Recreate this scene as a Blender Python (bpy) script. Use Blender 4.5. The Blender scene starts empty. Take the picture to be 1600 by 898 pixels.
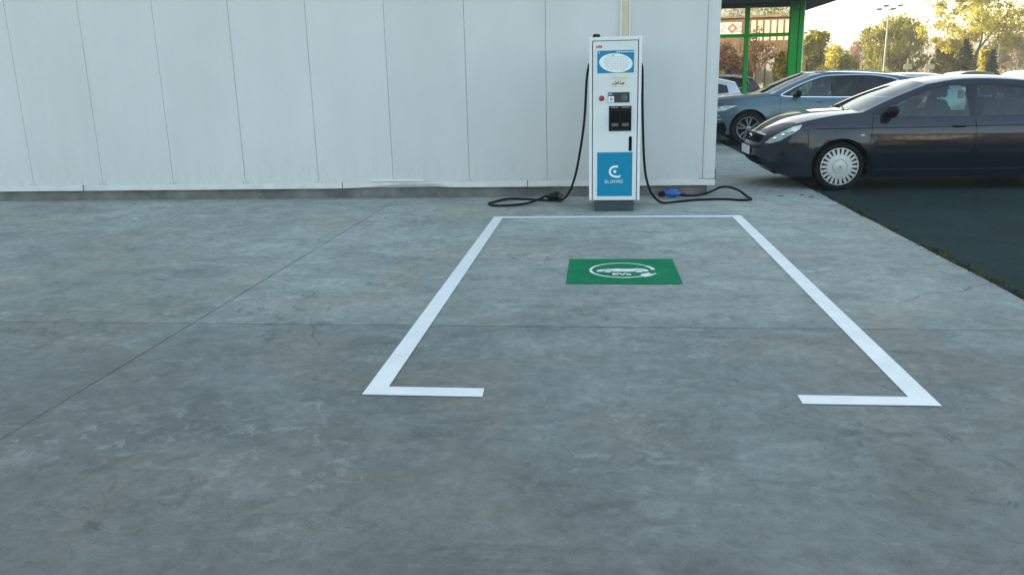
import bpy, bmesh, math, random
from mathutils import Vector, Matrix, noise
from mathutils.geometry import delaunay_2d_cdt
R = math.radians
SC = bpy.context.scene
COL = SC.collection
random.seed(7)

# ------------------------------------------------------------------ camera
cam_d = bpy.data.cameras.new('camera'); cam = bpy.data.objects.new('camera', cam_d); COL.objects.link(cam)
yaw, pitch, roll = -0.1065, 0.2497, -0.0228
F_ = Vector((math.sin(yaw)*math.cos(pitch), math.cos(yaw)*math.cos(pitch), -math.sin(pitch)))
R_ = Vector((math.cos(yaw), -math.sin(yaw), 0)); U_ = R_.cross(F_)
R2 = R_*math.cos(roll)+U_*math.sin(roll); U2 = -R_*math.sin(roll)+U_*math.cos(roll)
M_ = Matrix((R2, U2, -F_)).transposed().to_4x4(); M_.translation = Vector((0, 0, 1.458))
cam.matrix_world = M_
cam_d.sensor_width = 36; cam_d.lens = 36*1263.1/1600; cam_d.clip_start = .05; cam_d.clip_end = 3000
SC.camera = cam
# ------------------------------------------------------------------ world, sun, exposure
SUN_EL, SUN_AZ = 13.0, -38.0         # azimuth measured from +Y towards +X
w = bpy.data.worlds.new('World'); SC.world = w; w.use_nodes = True
nt = w.node_tree; bg = nt.nodes['Background']
sky = nt.nodes.new('ShaderNodeTexSky'); sky.sky_type = 'NISHITA'; sky.sun_disc = False
sky.sun_elevation = R(SUN_EL); sky.sun_rotation = R(SUN_AZ)
sky.air_density = 1.0; sky.dust_density = 2.0; sky.ozone_density = 1.0
wb = nt.nodes.new('ShaderNodeMix'); wb.data_type = 'RGBA'; wb.blend_type = 'MULTIPLY'; wb.inputs[0].default_value = 1; wb.inputs[7].default_value = (1.08, 1.0, .86, 1)   # the camera's white balance for the blue sky
nt.links.new(sky.outputs[0], wb.inputs[6]); nt.links.new(wb.outputs[2], bg.inputs[0]); bg.inputs[1].default_value = .15
sd = bpy.data.lights.new('sun', 'SUN'); sd.energy = 3.0; sd.angle = R(.5); sd.color = (1, .86, .66)
so = bpy.data.objects.new('sun', sd); COL.objects.link(so)
sv = Vector((math.sin(R(SUN_AZ))*math.cos(R(SUN_EL)), math.cos(R(SUN_AZ))*math.cos(R(SUN_EL)), math.sin(R(SUN_EL))))
so.rotation_euler = sv.to_track_quat('Z', 'Y').to_euler(); so.location = (-20, 30, 30)
vs = SC.view_settings
SC.display_settings.display_device = 'sRGB'
vs.view_transform = 'Standard'; vs.look = 'None'; vs.exposure = 2.2; vs.gamma = 1; vs.use_curve_mapping = False
try:
    SC.cycles.volume_bounces = 1; SC.cycles.max_bounces = 8; SC.cycles.transparent_max_bounces = 16
    SC.cycles.use_denoising = True
except Exception: pass

# ------------------------------------------------------------------ materials
MATS = {}
def mat(name, col, rough=.6, metal=0, coat=0, spec=.5, var=0, vscale=3, bump=0, bscale=40, emit=None):
    if name in MATS: return MATS[name]
    m = bpy.data.materials.new(name); m.use_nodes = True; n = m.node_tree; b = n.nodes['Principled BSDF']
    b.inputs['Base Color'].default_value = (*col, 1); b.inputs['Roughness'].default_value = rough
    b.inputs['Metallic'].default_value = metal; b.inputs['Coat Weight'].default_value = coat
    b.inputs['Coat Roughness'].default_value = .04
    b.inputs['Specular IOR Level'].default_value = spec
    tc = n.nodes.new('ShaderNodeTexCoord')
    if var:
        no = n.nodes.new('ShaderNodeTexNoise'); no.inputs['Scale'].default_value = vscale; no.inputs['Detail'].default_value = 6
        n.links.new(tc.outputs['Object'], no.inputs['Vector'])
        cr = n.nodes.new('ShaderNodeValToRGB')
        cr.color_ramp.elements[0].position = .3; cr.color_ramp.elements[1].position = .7
        cr.color_ramp.elements[0].color = (*[c*(1-var) for c in col], 1); cr.color_ramp.elements[1].color = (*[min(1, c*(1+var)) for c in col], 1)
        n.links.new(no.outputs['Fac'], cr.inputs[0]); n.links.new(cr.outputs[0], b.inputs['Base Color'])
    if bump:
        no = n.nodes.new('ShaderNodeTexNoise'); no.inputs['Scale'].default_value = bscale; no.inputs['Detail'].default_value = 4
        n.links.new(tc.outputs['Object'], no.inputs['Vector'])
        bp = n.nodes.new('ShaderNodeBump'); bp.inputs['Strength'].default_value = bump; bp.inputs['Distance'].default_value = .01
        n.links.new(no.outputs['Fac'], bp.inputs['Height']); n.links.new(bp.outputs[0], b.inputs['Normal'])
    MATS[name] = m; return m

class NT:
    """tiny node helper"""
    def __init__(s, name):
        s.m = bpy.data.materials.new(name); s.m.use_nodes = True; s.n = s.m.node_tree
        s.b = s.n.nodes['Principled BSDF']; s.tc = s.n.nodes.new('ShaderNodeTexCoord')
        MATS[name] = s.m
    def l(s, a, b): s.n.links.new(a, b)
    def mp(s, sx=1, sy=1, sz=1, rz=0, src='Object'):
        k = s.n.nodes.new('ShaderNodeMapping'); k.inputs['Scale'].default_value = (sx, sy, sz); k.inputs['Rotation'].default_value = (0, 0, rz)
        s.l(s.tc.outputs[src], k.inputs[0]); return k.outputs[0]
    def noise(s, vec, scale, detail=6, rough=.6, dist=0):
        k = s.n.nodes.new('ShaderNodeTexNoise'); k.inputs['Scale'].default_value = scale; k.inputs['Detail'].default_value = detail
        k.inputs['Roughness'].default_value = rough; k.inputs['Distortion'].default_value = dist
        s.l(vec, k.inputs['Vector']); return k.outputs['Fac']
    def ramp(s, fac, *stops):
        k = s.n.nodes.new('ShaderNodeValToRGB'); e = k.color_ramp.elements
        while len(e) < len(stops): e.new(.5)
        for i, (p, c) in enumerate(stops):
            e[i].position = p; e[i].color = (*c, 1) if isinstance(c, tuple) else (c, c, c, 1)
        s.l(fac, k.inputs[0]); return k.outputs[0]
    def mix(s, fac, a, b, mode='MIX'):
        k = s.n.nodes.new('ShaderNodeMix'); k.data_type = 'RGBA'; k.blend_type = mode
        for v, i in ((fac, 0), (a, 6), (b, 7)):
            if hasattr(v, 'links'): s.l(v, k.inputs[i])
            else: k.inputs[i].default_value = v if i == 0 else (*v, 1)
        return k.outputs[2]
    def math(s, op, a, b=None, c=None):
        k = s.n.nodes.new('ShaderNodeMath'); k.operation = op
        for i, v in enumerate((a, b, c)):
            if v is None: continue
            if hasattr(v, 'links'): s.l(v, k.inputs[i])
            else: k.inputs[i].default_value = v
        return k.outputs[0]
    def bump(s, h, strength=.3, dist=.01):
        k = s.n.nodes.new('ShaderNodeBump'); k.inputs['Strength'].default_value = strength; k.inputs['Distance'].default_value = dist
        s.l(h, k.inputs['Height']); s.l(k.outputs[0], s.b.inputs['Normal'])

def concrete():
    t = NT('concrete_slab'); V = t.mp(); P = t.mp(1, 1.15, 1, .15)
    big = t.noise(P, .42, 4, .55, .4); mid = t.noise(P, 2.3, 8, .68, .7); fine = t.noise(V, 14, 8, .7, .3); grain = t.noise(V, 160, 3, .6)
    c = t.ramp(mid, (.24, (.145, .160, .160)), (.44, (.205, .222, .220)), (.58, (.245, .262, .260)), (.78, (.325, .338, .330)))
    c2 = t.ramp(big, (.32, .76), (.5, 1.0), (.68, 1.16)); c = t.mix(1.0, c, c2, 'MULTIPLY')
    # brownish stains
    st = t.noise(t.mp(1, 1, 1, .8), .8, 4, .6, .8); c = t.mix(t.ramp(st, (.50, 0.0), (.68, .5)), c, (.27, .235, .195))
    # pale trowel marks and dark smears
    fl = t.noise(t.mp(1.2, 2.2, 1, -.25), 2.9, 9, .74, .9); c = t.mix(t.ramp(fl, (.54, 0.0), (.68, .5)), c, (.37, .39, .39))
    sm = t.noise(t.mp(1.0, 1.6, 1, .35), 1.9, 9, .76, .8); c = t.mix(t.ramp(sm, (.53, 0.0), (.68, .6)), c, (.11, .122, .125))
    f2 = t.ramp(fine, (.28, .78), (.5, 1.0), (.72, 1.18)); c = t.mix(1.0, c, f2, 'MULTIPLY')
    g2 = t.ramp(grain, (.3, .86), (.7, 1.10)); c = t.mix(1.0, c, g2, 'MULTIPLY')
    # crisp-edged worn skin: pale flakes and darker polished patches, in groups
    area = t.ramp(t.noise(t.mp(1, 1, 1, .5), .9, 3, .5), (.46, 0.0), (.60, 1.0))
    fk = t.noise(t.mp(1, 1.5, 1, -.5), 6.5, 9, .78, .5); fk = t.math('MULTIPLY', t.ramp(fk, (.55, 0.0), (.585, .55)), area); c = t.mix(fk, c, (.37, .385, .375))
    area2 = t.ramp(t.noise(t.mp(1, 1, 1, 1.9), .7, 3, .5), (.47, 0.0), (.60, 1.0))
    dk = t.noise(t.mp(1.3, 1, 1, .9), 5.0, 9, .78, .6); dk = t.math('MULTIPLY', t.ramp(dk, (.55, 0.0), (.60, .6)), area2); c = t.mix(dk, c, (.105, .118, .118))
    # hairline cracks
    wv3 = t.n.nodes.new('ShaderNodeVectorMath'); wv3.operation = 'MULTIPLY_ADD'
    nz = t.n.nodes.new('ShaderNodeTexNoise'); nz.inputs['Scale'].default_value = 2.5; nz.inputs['Detail'].default_value = 6; t.l(V, nz.inputs['Vector'])
    t.l(nz.outputs['Color'], wv3.inputs[0]); wv3.inputs[1].default_value = (.55, .55, 0); t.l(V, wv3.inputs[2])
    ve = t.n.nodes.new('ShaderNodeTexVoronoi'); ve.feature = 'DISTANCE_TO_EDGE'; ve.inputs['Scale'].default_value = .42; t.l(wv3.outputs[0], ve.inputs['Vector'])
    ck = t.math('MULTIPLY', t.math('LESS_THAN', ve.outputs['Distance'], .0022), t.ramp(t.noise(V, .55, 3, .5), (.50, 0.0), (.58, .55))); c = t.mix(ck, c, (.08, .085, .08))
    # a few oil drips
    vd = t.n.nodes.new('ShaderNodeTexVoronoi'); vd.inputs['Scale'].default_value = 1.35; t.l(wv3.outputs[0], vd.inputs['Vector'])
    od = t.math('MULTIPLY', t.ramp(vd.outputs['Distance'], (.05, .5), (.12, 0.0)), t.ramp(t.noise(V, .8, 2, .5), (.52, 0.0), (.56, 1.0))); c = t.mix(od, c, (.09, .095, .09))
    c = t.mix(1.0, c, (1.0, 1.045, 1.0), 'MULTIPLY')
    # paler towards the wall, darker towards the camera
    sx = t.n.nodes.new('ShaderNodeSeparateXYZ'); t.l(t.tc.outputs['Object'], sx.inputs[0]); X, Y = sx.outputs[0], sx.outputs[1]
    slab = t.math('GREATER_THAN', Y, 4.73); c = t.mix(t.math('MULTIPLY', slab, .9), c, t.mix(1.0, c, (1.20, 1.20, 1.18), 'MULTIPLY'))
    slab2 = t.math('LESS_THAN', X, -2.57); c = t.mix(t.math('MULTIPLY', slab2, .9), c, t.mix(1.0, c, (.965, .965, .955), 'MULTIPLY'))
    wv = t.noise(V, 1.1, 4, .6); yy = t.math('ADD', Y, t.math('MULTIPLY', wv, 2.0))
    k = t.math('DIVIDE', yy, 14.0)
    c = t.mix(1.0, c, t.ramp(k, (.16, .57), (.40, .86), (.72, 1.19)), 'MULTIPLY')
    # control joints: one across at y=4.72, one running away at x=-2.57, more outside the picture
    wob = t.math('MULTIPLY', t.math('SUBTRACT', t.noise(V, 7, 4, .7), .5), .022)
    spal = t.noise(V, 25, 4, .7)
    def joint(coord, at, period, wdt):
        a = t.math('ADD', t.math('SUBTRACT', coord, at), wob)
        if period:
            a = t.math('ADD', a, period*.5 + period*10); a = t.math('SUBTRACT', t.math('MODULO', a, period), period*.5)
        a = t.math('ABSOLUTE', a)
        wd = t.math('ADD', wdt*.45, t.math('MULTIPLY', spal, wdt*1.1))
        return t.math('LESS_THAN', a, wd)
    j = t.math('MAXIMUM', joint(Y, 4.73, 5.7, .0062), joint(X, -2.57, 5.37, .0058))
    lx = t.noise(V, 1.3, 3, .5); j = t.math('MULTIPLY', j, t.ramp(lx, (.36, .62), (.52, 1.0)))
    # pitting: small holes and dark specks
    vo = t.n.nodes.new('ShaderNodeTexVoronoi'); vo.inputs['Scale'].default_value = 7; t.l(V, vo.inputs['Vector'])
    sp = t.math('LESS_THAN', vo.outputs['Distance'], .045)
    sp = t.math('MULTIPLY', sp, t.math('GREATER_THAN', t.noise(V, 2.2, 2), .56))
    c = t.mix(t.math('MULTIPLY', sp, .5), c, (.07, .075, .075))
    c = t.mix(t.math('MULTIPLY', j, .75), c, (.035, .04, .038))
    t.l(c, t.b.inputs['Base Color'])
    t.b.inputs['Specular IOR Level'].default_value = .25; t.l(t.ramp(mid, (.3, .72), (.7, .85)), t.b.inputs['Roughness'])
    h = t.math('SUBTRACT', t.math('ADD', t.math('MULTIPLY', fine, .6), t.math('MULTIPLY', grain, .25)), t.math('MULTIPLY', j, 1.5))
    t.bump(h, .35, .006)
    return t.m
def asphalt():
    t = NT('asphalt'); V = t.mp()
    c = t.ramp(t.noise(V, 70, 6, .85), (.32, (.004, .012, .013)), (.52, (.012, .031, .032)), (.62, (.028, .052, .052)), (.74, (.10, .13, .125)))
    c = t.mix(1.0, c, t.ramp(t.noise(V, .7, 8, .7, .5), (.3, .6), (.7, 1.45)), 'MULTIPLY')
    t.l(c, t.b.inputs['Base Color']); t.b.inputs['Roughness'].default_value = .95; t.b.inputs['Specular IOR Level'].default_value = .12
    t.bump(t.noise(V, 110, 4, .7), .6, .006); return t.m
def sheet_metal():
    t = NT('white_panel'); V = t.mp()
    sx = t.n.nodes.new('ShaderNodeSeparateXYZ'); t.l(t.tc.outputs['Object'], sx.inputs[0]); X, Z = sx.outputs[0], sx.outputs[2]
    cell = t.math('FLOOR', t.math('SUBTRACT', X, .384-.0065))
    wn = t.n.nodes.new('ShaderNodeTexWhiteNoise'); wn.noise_dimensions = '1D'; t.l(t.math('ADD', cell, 31.5), wn.inputs['W'])
    c = t.ramp(wn.outputs['Value'], (0, (.585, .60, .60)), (1, (.635, .65, .65)))
    c = t.mix(1.0, c, t.ramp(t.noise(t.mp(1, 1, .35), 1.4, 5, .6), (.3, .95), (.7, 1.04)), 'MULTIPLY')
    # rain-splash dirt, specks and vertical run marks low on the wall
    low = t.math('SUBTRACT', 1.0, t.math('DIVIDE', Z, .75)); low = t.math('MAXIMUM', low, 0.0)
    d = t.noise(t.mp(4, 4, 1.2), 3, 8, .75); d = t.math('MULTIPLY', t.ramp(d, (.46, 0.0), (.78, .42)), low)
    c = t.mix(d, c, (.33, .32, .29))
    run = t.noise(t.mp(22, 1, .5), 1.6, 4, .6); c = t.mix(t.ramp(run, (.58, 0.0), (.75, .05)), c, (.36, .36, .34))
    vo = t.n.nodes.new('ShaderNodeTexVoronoi'); vo.inputs['Scale'].default_value = 5; t.l(V, vo.inputs['Vector'])
    s = t.math('MULTIPLY', t.math('LESS_THAN', vo.outputs['Distance'], .028), t.math('GREATER_THAN', t.noise(V, 1.7, 2), .56))
    c = t.mix(t.math('MULTIPLY', s, .4), c, (.3, .3, .28))
    t.l(c, t.b.inputs['Base Color']); t.b.inputs['Roughness'].default_value = .45
    t.bump(t.noise(t.mp(1, 1, .5), 1.5, 3, .5), .12, .02); return t.m
def glass_mat(name, tint=.35, col=(.75, .95, .92), rough=.02, refl=1.0, ior=1.5):
    m = bpy.data.materials.new(name); m.use_nodes = True; n = m.node_tree; n.nodes.clear()
    out = n.nodes.new('ShaderNodeOutputMaterial'); tr = n.nodes.new('ShaderNodeBsdfTransparent'); tr.inputs[0].default_value = (*[c*tint for c in col], 1)
    gl = n.nodes.new('ShaderNodeBsdfGlossy'); gl.inputs['Roughness'].default_value = rough; gl.inputs[0].default_value = (refl, refl, refl, 1)
    fr = n.nodes.new('ShaderNodeFresnel'); fr.inputs[0].default_value = ior; mx = n.nodes.new('ShaderNodeMixShader')
    n.links.new(fr.outputs[0], mx.inputs[0]); n.links.new(tr.outputs[0], mx.inputs[1]); n.links.new(gl.outputs[0], mx.inputs[2]); n.links.new(mx.outputs[0], out.inputs[0])
    MATS[name] = m; return m
def leaf_mat(name, c1, c2, c3, scale=1.2):
    m = bpy.data.materials.new(name); m.use_nodes = True; n = m.node_tree; n.nodes.clear()
    out = n.nodes.new('ShaderNodeOutputMaterial'); g = n.nodes.new('ShaderNodeNewGeometry')
    no = n.nodes.new('ShaderNodeTexNoise'); no.inputs['Scale'].default_value = scale; no.inputs['Detail'].default_value = 3; n.links.new(g.outputs['Position'], no.inputs['Vector'])
    cr = n.nodes.new('ShaderNodeValToRGB'); e = cr.color_ramp.elements; e[0].position = .35; e[0].color = (*c1, 1); e[1].position = .66; e[1].color = (*c3, 1); k = e.new(.5); k.color = (*c2, 1)
    add = n.nodes.new('ShaderNodeMath'); add.operation = 'MULTIPLY_ADD'; n.links.new(g.outputs['Random Per Island'], add.inputs[0]); add.inputs[1].default_value = .24
    sb = n.nodes.new('ShaderNodeMath'); sb.operation = 'SUBTRACT'; n.links.new(no.outputs['Fac'], sb.inputs[0]); sb.inputs[1].default_value = .12
    n.links.new(sb.outputs[0], add.inputs[2]); n.links.new(add.outputs[0], cr.inputs[0])
    d = n.nodes.new('ShaderNodeBsdfDiffuse'); t = n.nodes.new('ShaderNodeBsdfTranslucent'); mx = n.nodes.new('ShaderNodeMixShader'); mx.inputs[0].default_value = .5
    n.links.new(cr.outputs[0], d.inputs[0]); n.links.new(cr.outputs[0], t.inputs[0]); n.links.new(d.outputs[0], mx.inputs[1]); n.links.new(t.outputs[0], mx.inputs[2]); n.links.new(mx.outputs[0], out.inputs[0])
    MATS[name] = m; return m

M_conc = concrete(); M_asph = asphalt(); M_wall = sheet_metal()
M_plinth = mat('dark_concrete', (.155, .155, .15), .85, var=.35, vscale=4, bump=.5, bscale=30)
M_flash = mat('flashing_metal', (.62, .64, .64), .4, var=.1, vscale=5)
M_roadw = mat('road_paint_white', (.74, .76, .755), .6, spec=.25, var=.055, vscale=7, bump=.15, bscale=120)
M_roadg = mat('road_paint_green', (.006, .185, .075), .85, spec=.08, var=.16, vscale=5, bump=.15, bscale=120)
M_cab = mat('cabinet_white', (.74, .77, .78), .35, var=.03, vscale=3)
M_door = mat('door_white', (.70, .73, .74), .38, var=.03, vscale=3)
M_gap = mat('gap_black', (.004, .005, .006), .9, spec=.1)
M_base = mat('plinth_steel', (.032, .052, .062), .5, var=.15, vscale=6)
M_blue = mat('sticker_blue', (.012, .24, .42), .5, spec=.2)
M_blue2 = mat('panel_blue', (.003, .23, .40), .5, spec=.15)
M_white = mat('print_white', (.82, .85, .86), .4)
M_paper = mat('paper', (.70, .71, .63), .8)
M_ink = mat('print_grey', (.30, .33, .36), .6)
M_brown = mat('print_brown', (.22, .10, .05), .6)
M_red = mat('logo_red', (.50, .01, .03), .4)
M_btn = mat('button_red', (.36, .01, .025), .35, coat=.5)
M_dark = mat('reader_grey', (.03, .05, .06), .45, spec=.3)
M_black = mat('black_plastic', (.005, .006, .007), .5, spec=.2, var=.2, vscale=20)
M_rub = mat('rubber', (.006, .007, .008), .75, spec=.2, var=.25, vscale=15)
M_bluep = mat('connector_blue', (.01, .10, .42), .4)
M_tray = mat('cable_tray_cream', (.62, .55, .38), .45, var=.06, vscale=5)
M_trayw = mat('tray_lip_white', (.80, .80, .76), .4)
M_green = mat('frame_green', (.016, .36, .05), .5, spec=.15, var=.08, vscale=2)
M_soff = mat('soffit_grey', (.10, .115, .12), .6)
M_beam = mat('beam_dark', (.02, .045, .045), .5)
M_chrome = mat('chrome', (.75, .78, .8), .15, metal=1)
M_alloy = mat('alloy_silver', (.30, .32, .33), .35, metal=.7, var=.06)
M_cap = mat('hubcap_silver', (.58, .62, .62), .38, metal=.35)
M_seat = mat('seat_cloth', (.02, .024, .026), .9, var=.2, vscale=12)
M_bark = mat('bark', (.16, .12, .08), .9, var=.3, vscale=4, bump=.5, bscale=12)
G_car = glass_mat('car_glass', .68, (.66, .92, .90), ior=1.7); G_tint = glass_mat('privacy_glass', .12)
G_ws = glass_mat('windscreen_glass', .85, (.68, .86, .80), refl=.9, ior=1.36)
M_lamp = mat('headlamp_glass', (.50, .56, .58), .08, metal=.55, coat=1)

# ------------------------------------------------------------------ object helpers
def link(o, parent=None): COL.objects.link(o); o.parent = parent; return o
def empty(name, loc, rz=0):
    o = bpy.data.objects.new(name, None); o.location = loc; o.rotation_euler.z = rz; o.empty_display_size = .2; return link(o)
def tag(o, label=None, cat=None, group=None, kind=None):
    for k, v in (('label', label), ('category', cat), ('group', group), ('kind', kind)):
        if v: o[k] = v
    return o
class MB:
    """collects verts and faces; optional per-face material index"""
    def __init__(s): s.v = []; s.f = []; s.mi = []
    def add(s, vs, fs, mi=0):
        b = len(s.v); s.v += [tuple(v) for v in vs]; s.f += [tuple(b+i for i in f) for f in fs]; s.mi += [mi]*len(fs); return s
    def box(s, x0, x1, y0, y1, z0, z1, mi=0):
        return s.add([(x, y, z) for x in (x0, x1) for y in (y0, y1) for z in (z0, z1)],
                     [(0, 1, 3, 2), (4, 6, 7, 5), (0, 4, 5, 1), (2, 3, 7, 6), (0, 2, 6, 4), (1, 5, 7, 3)], mi)
    def quad(s, *p, mi=0): return s.add(p, [(0, 1, 2, 3)], mi)
    def rbox(s, x0, x1, y0, y1, z0, z1, r, n=3, axis='y', mi=0):
        """box with rounded corners in the plane normal to axis"""
        def prof(a0, a1, b0, b1):
            o = []
            for cx, cy, st in ((a1-r, b1-r, 0), (a0+r, b1-r, 90), (a0+r, b0+r, 180), (a1-r, b0+r, 270)):
                for k in range(n+1): a = R(st+90*k/n); o.append((cx+r*math.cos(a), cy+r*math.sin(a)))
            return o
        if axis == 'y': P = prof(x0, x1, z0, z1); A = [(a, y0, b) for a, b in P]; B = [(a, y1, b) for a, b in P]
        elif axis == 'z': P = prof(x0, x1, y0, y1); A = [(a, b, z0) for a, b in P]; B = [(a, b, z1) for a, b in P]
        else: P = prof(y0, y1, z0, z1); A = [(x0, a, b) for a, b in P]; B = [(x1, a, b) for a, b in P]
        m = len(P); return s.add(A+B, [tuple(range(m)), tuple(range(2*m-1, m-1, -1))]+[(i, i+m, (i+1) % m+m, (i+1) % m) for i in range(m)], mi)
    def prism(s, poly, d, fn, mi=0):
        """polygon (a,b) -> fn(a,b,0/d) extruded"""
        m = len(poly); A = [fn(a, b, 0) for a, b in poly]; B = [fn(a, b, d) for a, b in poly]
        return s.add(A+B, [tuple(range(m)), tuple(range(2*m-1, m-1, -1))]+[(i, i+m, (i+1) % m+m, (i+1) % m) for i in range(m)], mi)
    def tube(s, pts, r, n=8, caps=True, mi=0):
        pts = [Vector(p) for p in pts]; rs = r if isinstance(r, (list, tuple)) else [r]*len(pts)
        up = None; rings = []
        for i, p in enumerate(pts):
            t = (pts[min(i+1, len(pts)-1)]-pts[max(i-1, 0)]).normalized()
            if up is None: up = Vector((0, 0, 1)) if abs(t.z) < .9 else Vector((1, 0, 0))
            a = t.cross(up).normalized(); up = a.cross(t).normalized()
            rings.append([p+rs[i]*(math.cos(2*math.pi*k/n)*a+math.sin(2*math.pi*k/n)*up) for k in range(n)])
        vs = [v for q in rings for v in q]; fs = [(i*n+k, i*n+(k+1) % n, (i+1)*n+(k+1) % n, (i+1)*n+k) for i in range(len(pts)-1) for k in range(n)]
        if caps: fs += [tuple(range(n-1, -1, -1)), tuple(range((len(pts)-1)*n, len(pts)*n))]
        return s.add(vs, fs, mi)
    def lathe(s, prof, n, fn, mi=0):
        """prof list of (r, h) -> fn(r*cos, r*sin, h)"""
        vs = [fn(r*math.cos(2*math.pi*k/n), r*math.sin(2*math.pi*k/n), h) for r, h in prof for k in range(n)]
        return s.add(vs, [(i*n+k, i*n+(k+1) % n, (i+1)*n+(k+1) % n, (i+1)*n+k) for i in range(len(prof)-1) for k in range(n)], mi)
    def ell(s, c, r, n=10, m=6, mi=0):
        c = Vector(c); vs = []; 
        for i in range(m+1):
            a = math.pi*i/m
            for k in range(n):
                b = 2*math.pi*k/n; vs.append((c.x+r[0]*math.sin(a)*math.cos(b), c.y+r[1]*math.sin(a)*math.sin(b), c.z+r[2]*math.cos(a)))
        return s.add(vs, [(i*n+k, (i+1)*n+k, (i+1)*n+(k+1) % n, i*n+(k+1) % n) for i in range(m) for k in range(n)], mi)
    def build(s, name, mats, parent=None, smooth=None, bevel=0, merge=False, recalc=True):
        me = bpy.data.meshes.new(name); me.from_pydata(s.v, [], s.f)
        for m in (mats if isinstance(mats, (list, tuple)) else [mats]): me.materials.append(m)
        me.polygons.foreach_set('material_index', s.mi)
        bm = bmesh.new(); bm.from_mesh(me)
        if merge: bmesh.ops.remove_doubles(bm, verts=bm.verts, dist=.0004)
        if recalc: bmesh.ops.recalc_face_normals(bm, faces=bm.faces)
        if bevel:
            es = [e for e in bm.edges if e.is_manifold and e.calc_face_angle(0) > .6]
            bmesh.ops.bevel(bm, geom=es, offset=bevel, segments=2, affect='EDGES', profile=.6, clamp_overlap=True)
        bm.to_mesh(me); bm.free()
        if smooth:
            me.shade_smooth(); me.set_sharp_from_angle(angle=R(smooth))
        o = bpy.data.objects.new(name, me); return link(o, parent)
def spline(pts, n=8):
    """Catmull-Rom"""
    P = [Vector(p) for p in pts]; P = [2*P[0]-P[1]]+P+[2*P[-1]-P[-2]]; out = []
    for i in range(1, len(P)-2):
        for k in range(n):
            t = k/n; a, b, c, d = P[i-1:i+3]
            out.append(.5*((2*b)+(c-a)*t+(2*a-5*b+4*c-d)*t*t+(3*b-a-3*c+d)*t**3))
    out.append(P[-2]); return out
def spline2(pts, n=5): return [(p[0], p[1]) for p in spline([(a, b, 0) for a, b in pts], n)]
def text_part(name, body, size, m, parent, loc, rot, ext=.0008, sx=1.0, align='LEFT', bold=0):
    cu = bpy.data.curves.new(name, 'FONT'); cu.body = body; cu.size = size; cu.extrude = ext; cu.align_x = align; cu.offset = bold
    tmp = bpy.data.objects.new('tmp', cu); COL.objects.link(tmp)
    dg = bpy.context.evaluated_depsgraph_get(); me = bpy.data.meshes.new_from_object(tmp.evaluated_get(dg))
    bpy.data.objects.remove(tmp); me.materials.clear(); me.materials.append(m); me.name = name
    o = bpy.data.objects.new(name, me); o.location = loc; o.rotation_euler = rot; o.scale = (sx, 1, 1); return link(o, parent)
def inside(x, y, poly):
    c = False; j = len(poly)-1
    for i in range(len(poly)):
        xi, yi = poly[i]; xj, yj = poly[j]
        if (yi > y) != (yj > y) and x < (xj-xi)*(y-yi)/(yj-yi)+xi: c = not c
        j = i
    return c

# ------------------------------------------------------------------ the ground
g = MB(); g.quad((-900, -900, -.012), (900, -900, -.012), (900, 900, -.012), (-900, 900, -.012)); tag(g.build('ground', M_asph), kind='structure')
g = MB(); nx, ny = 1, 60
ys = [-14+i*(60+14)/148 for i in range(149)]
rnd = random.Random(3); xe = [2.80+.012*math.sin(y*.8)+rnd.uniform(-.012, .010) for y in ys]
# concrete slab with a slightly ragged edge, a real 3 cm thickness sunk in the ground
ys2 = ys; V = [(-32, y, 0) for y in ys2]+[(x, y, 0) for x, y in zip(xe, ys2)]+[(x+.006, y, -.03) for x, y in zip(xe, ys2)]
n_ = len(ys2); g.add(V, [(i, n_+i, n_+i+1, i+1) for i in range(n_-1)]+[(n_+i, 2*n_+i, 2*n_+i+1, n_+i+1) for i in range(n_-1)])
tag(g.build('concrete_pavement', M_conc, recalc=False), kind='structure')
CZ = 0.0
M_grass = leaf_mat('grass_green', (.05, .07, .02), (.09, .11, .03), (.16, .15, .05), .4)
g = MB(); g.quad((-200, 62, .03), (400, 62, .03), (400, 420, .03), (-200, 420, .03)); tag(g.build('grass_verge', M_grass), kind='structure')

# weeds in the joint between the concrete and the asphalt
M_weed = leaf_mat('weed_leaf', (.035, .045, .015), (.07, .075, .03), (.16, .13, .07), 6)
g = MB(); rnd = random.Random(5)
y = 3.2
while y < 18:
    dens = noise.noise(Vector((y*1.4, 3, 0)))+.25*noise.noise(Vector((y*6, 8, 0)))
    k = int(max(0, (dens+.28))*34) if y < 11.2 else int(max(0, dens)*10)
    for _ in range(k):
        x0 = 2.815+rnd.gauss(.008, .018); y0 = y+rnd.uniform(0, .05); a = rnd.uniform(0, 6.28); L = rnd.uniform(.008, .034); hh = rnd.uniform(.004, .026)*(1 if dens < .25 else 1.5)
        dx, dy = math.cos(a)*L, math.sin(a)*L; wx, wy = -math.sin(a)*L*.25, math.cos(a)*L*.25
        g.add([(x0, y0, -.006), (x0+dx*.5+wx, y0+dy*.5+wy, -.006+hh*.8), (x0+dx, y0+dy, -.006+hh), (x0+dx*.5-wx, y0+dy*.5-wy, -.006+hh*.7)], [(0, 1, 2, 3)])
    y += .04
tag(g.build('weeds', M_weed, recalc=False), 'low weeds and moss along the seam between concrete and asphalt', 'weeds', kind='stuff')
# soil crumbs in the seam
g = MB(); rnd = random.Random(15)
for _ in range(900):
    y0 = rnd.uniform(3, 18); r = rnd.uniform(.002, .007); g.ell((2.82+rnd.gauss(0, .022), y0, -.012*rnd.uniform(.1, .8)+r*.3), (r, r*1.2, r*.7), 5, 3)
tag(g.build('soil_crumbs', mat('soil', (.06, .05, .035), .95, var=.4, vscale=30)), 'soil crumbs and grit along the concrete edge', 'grit', kind='stuff')

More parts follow.
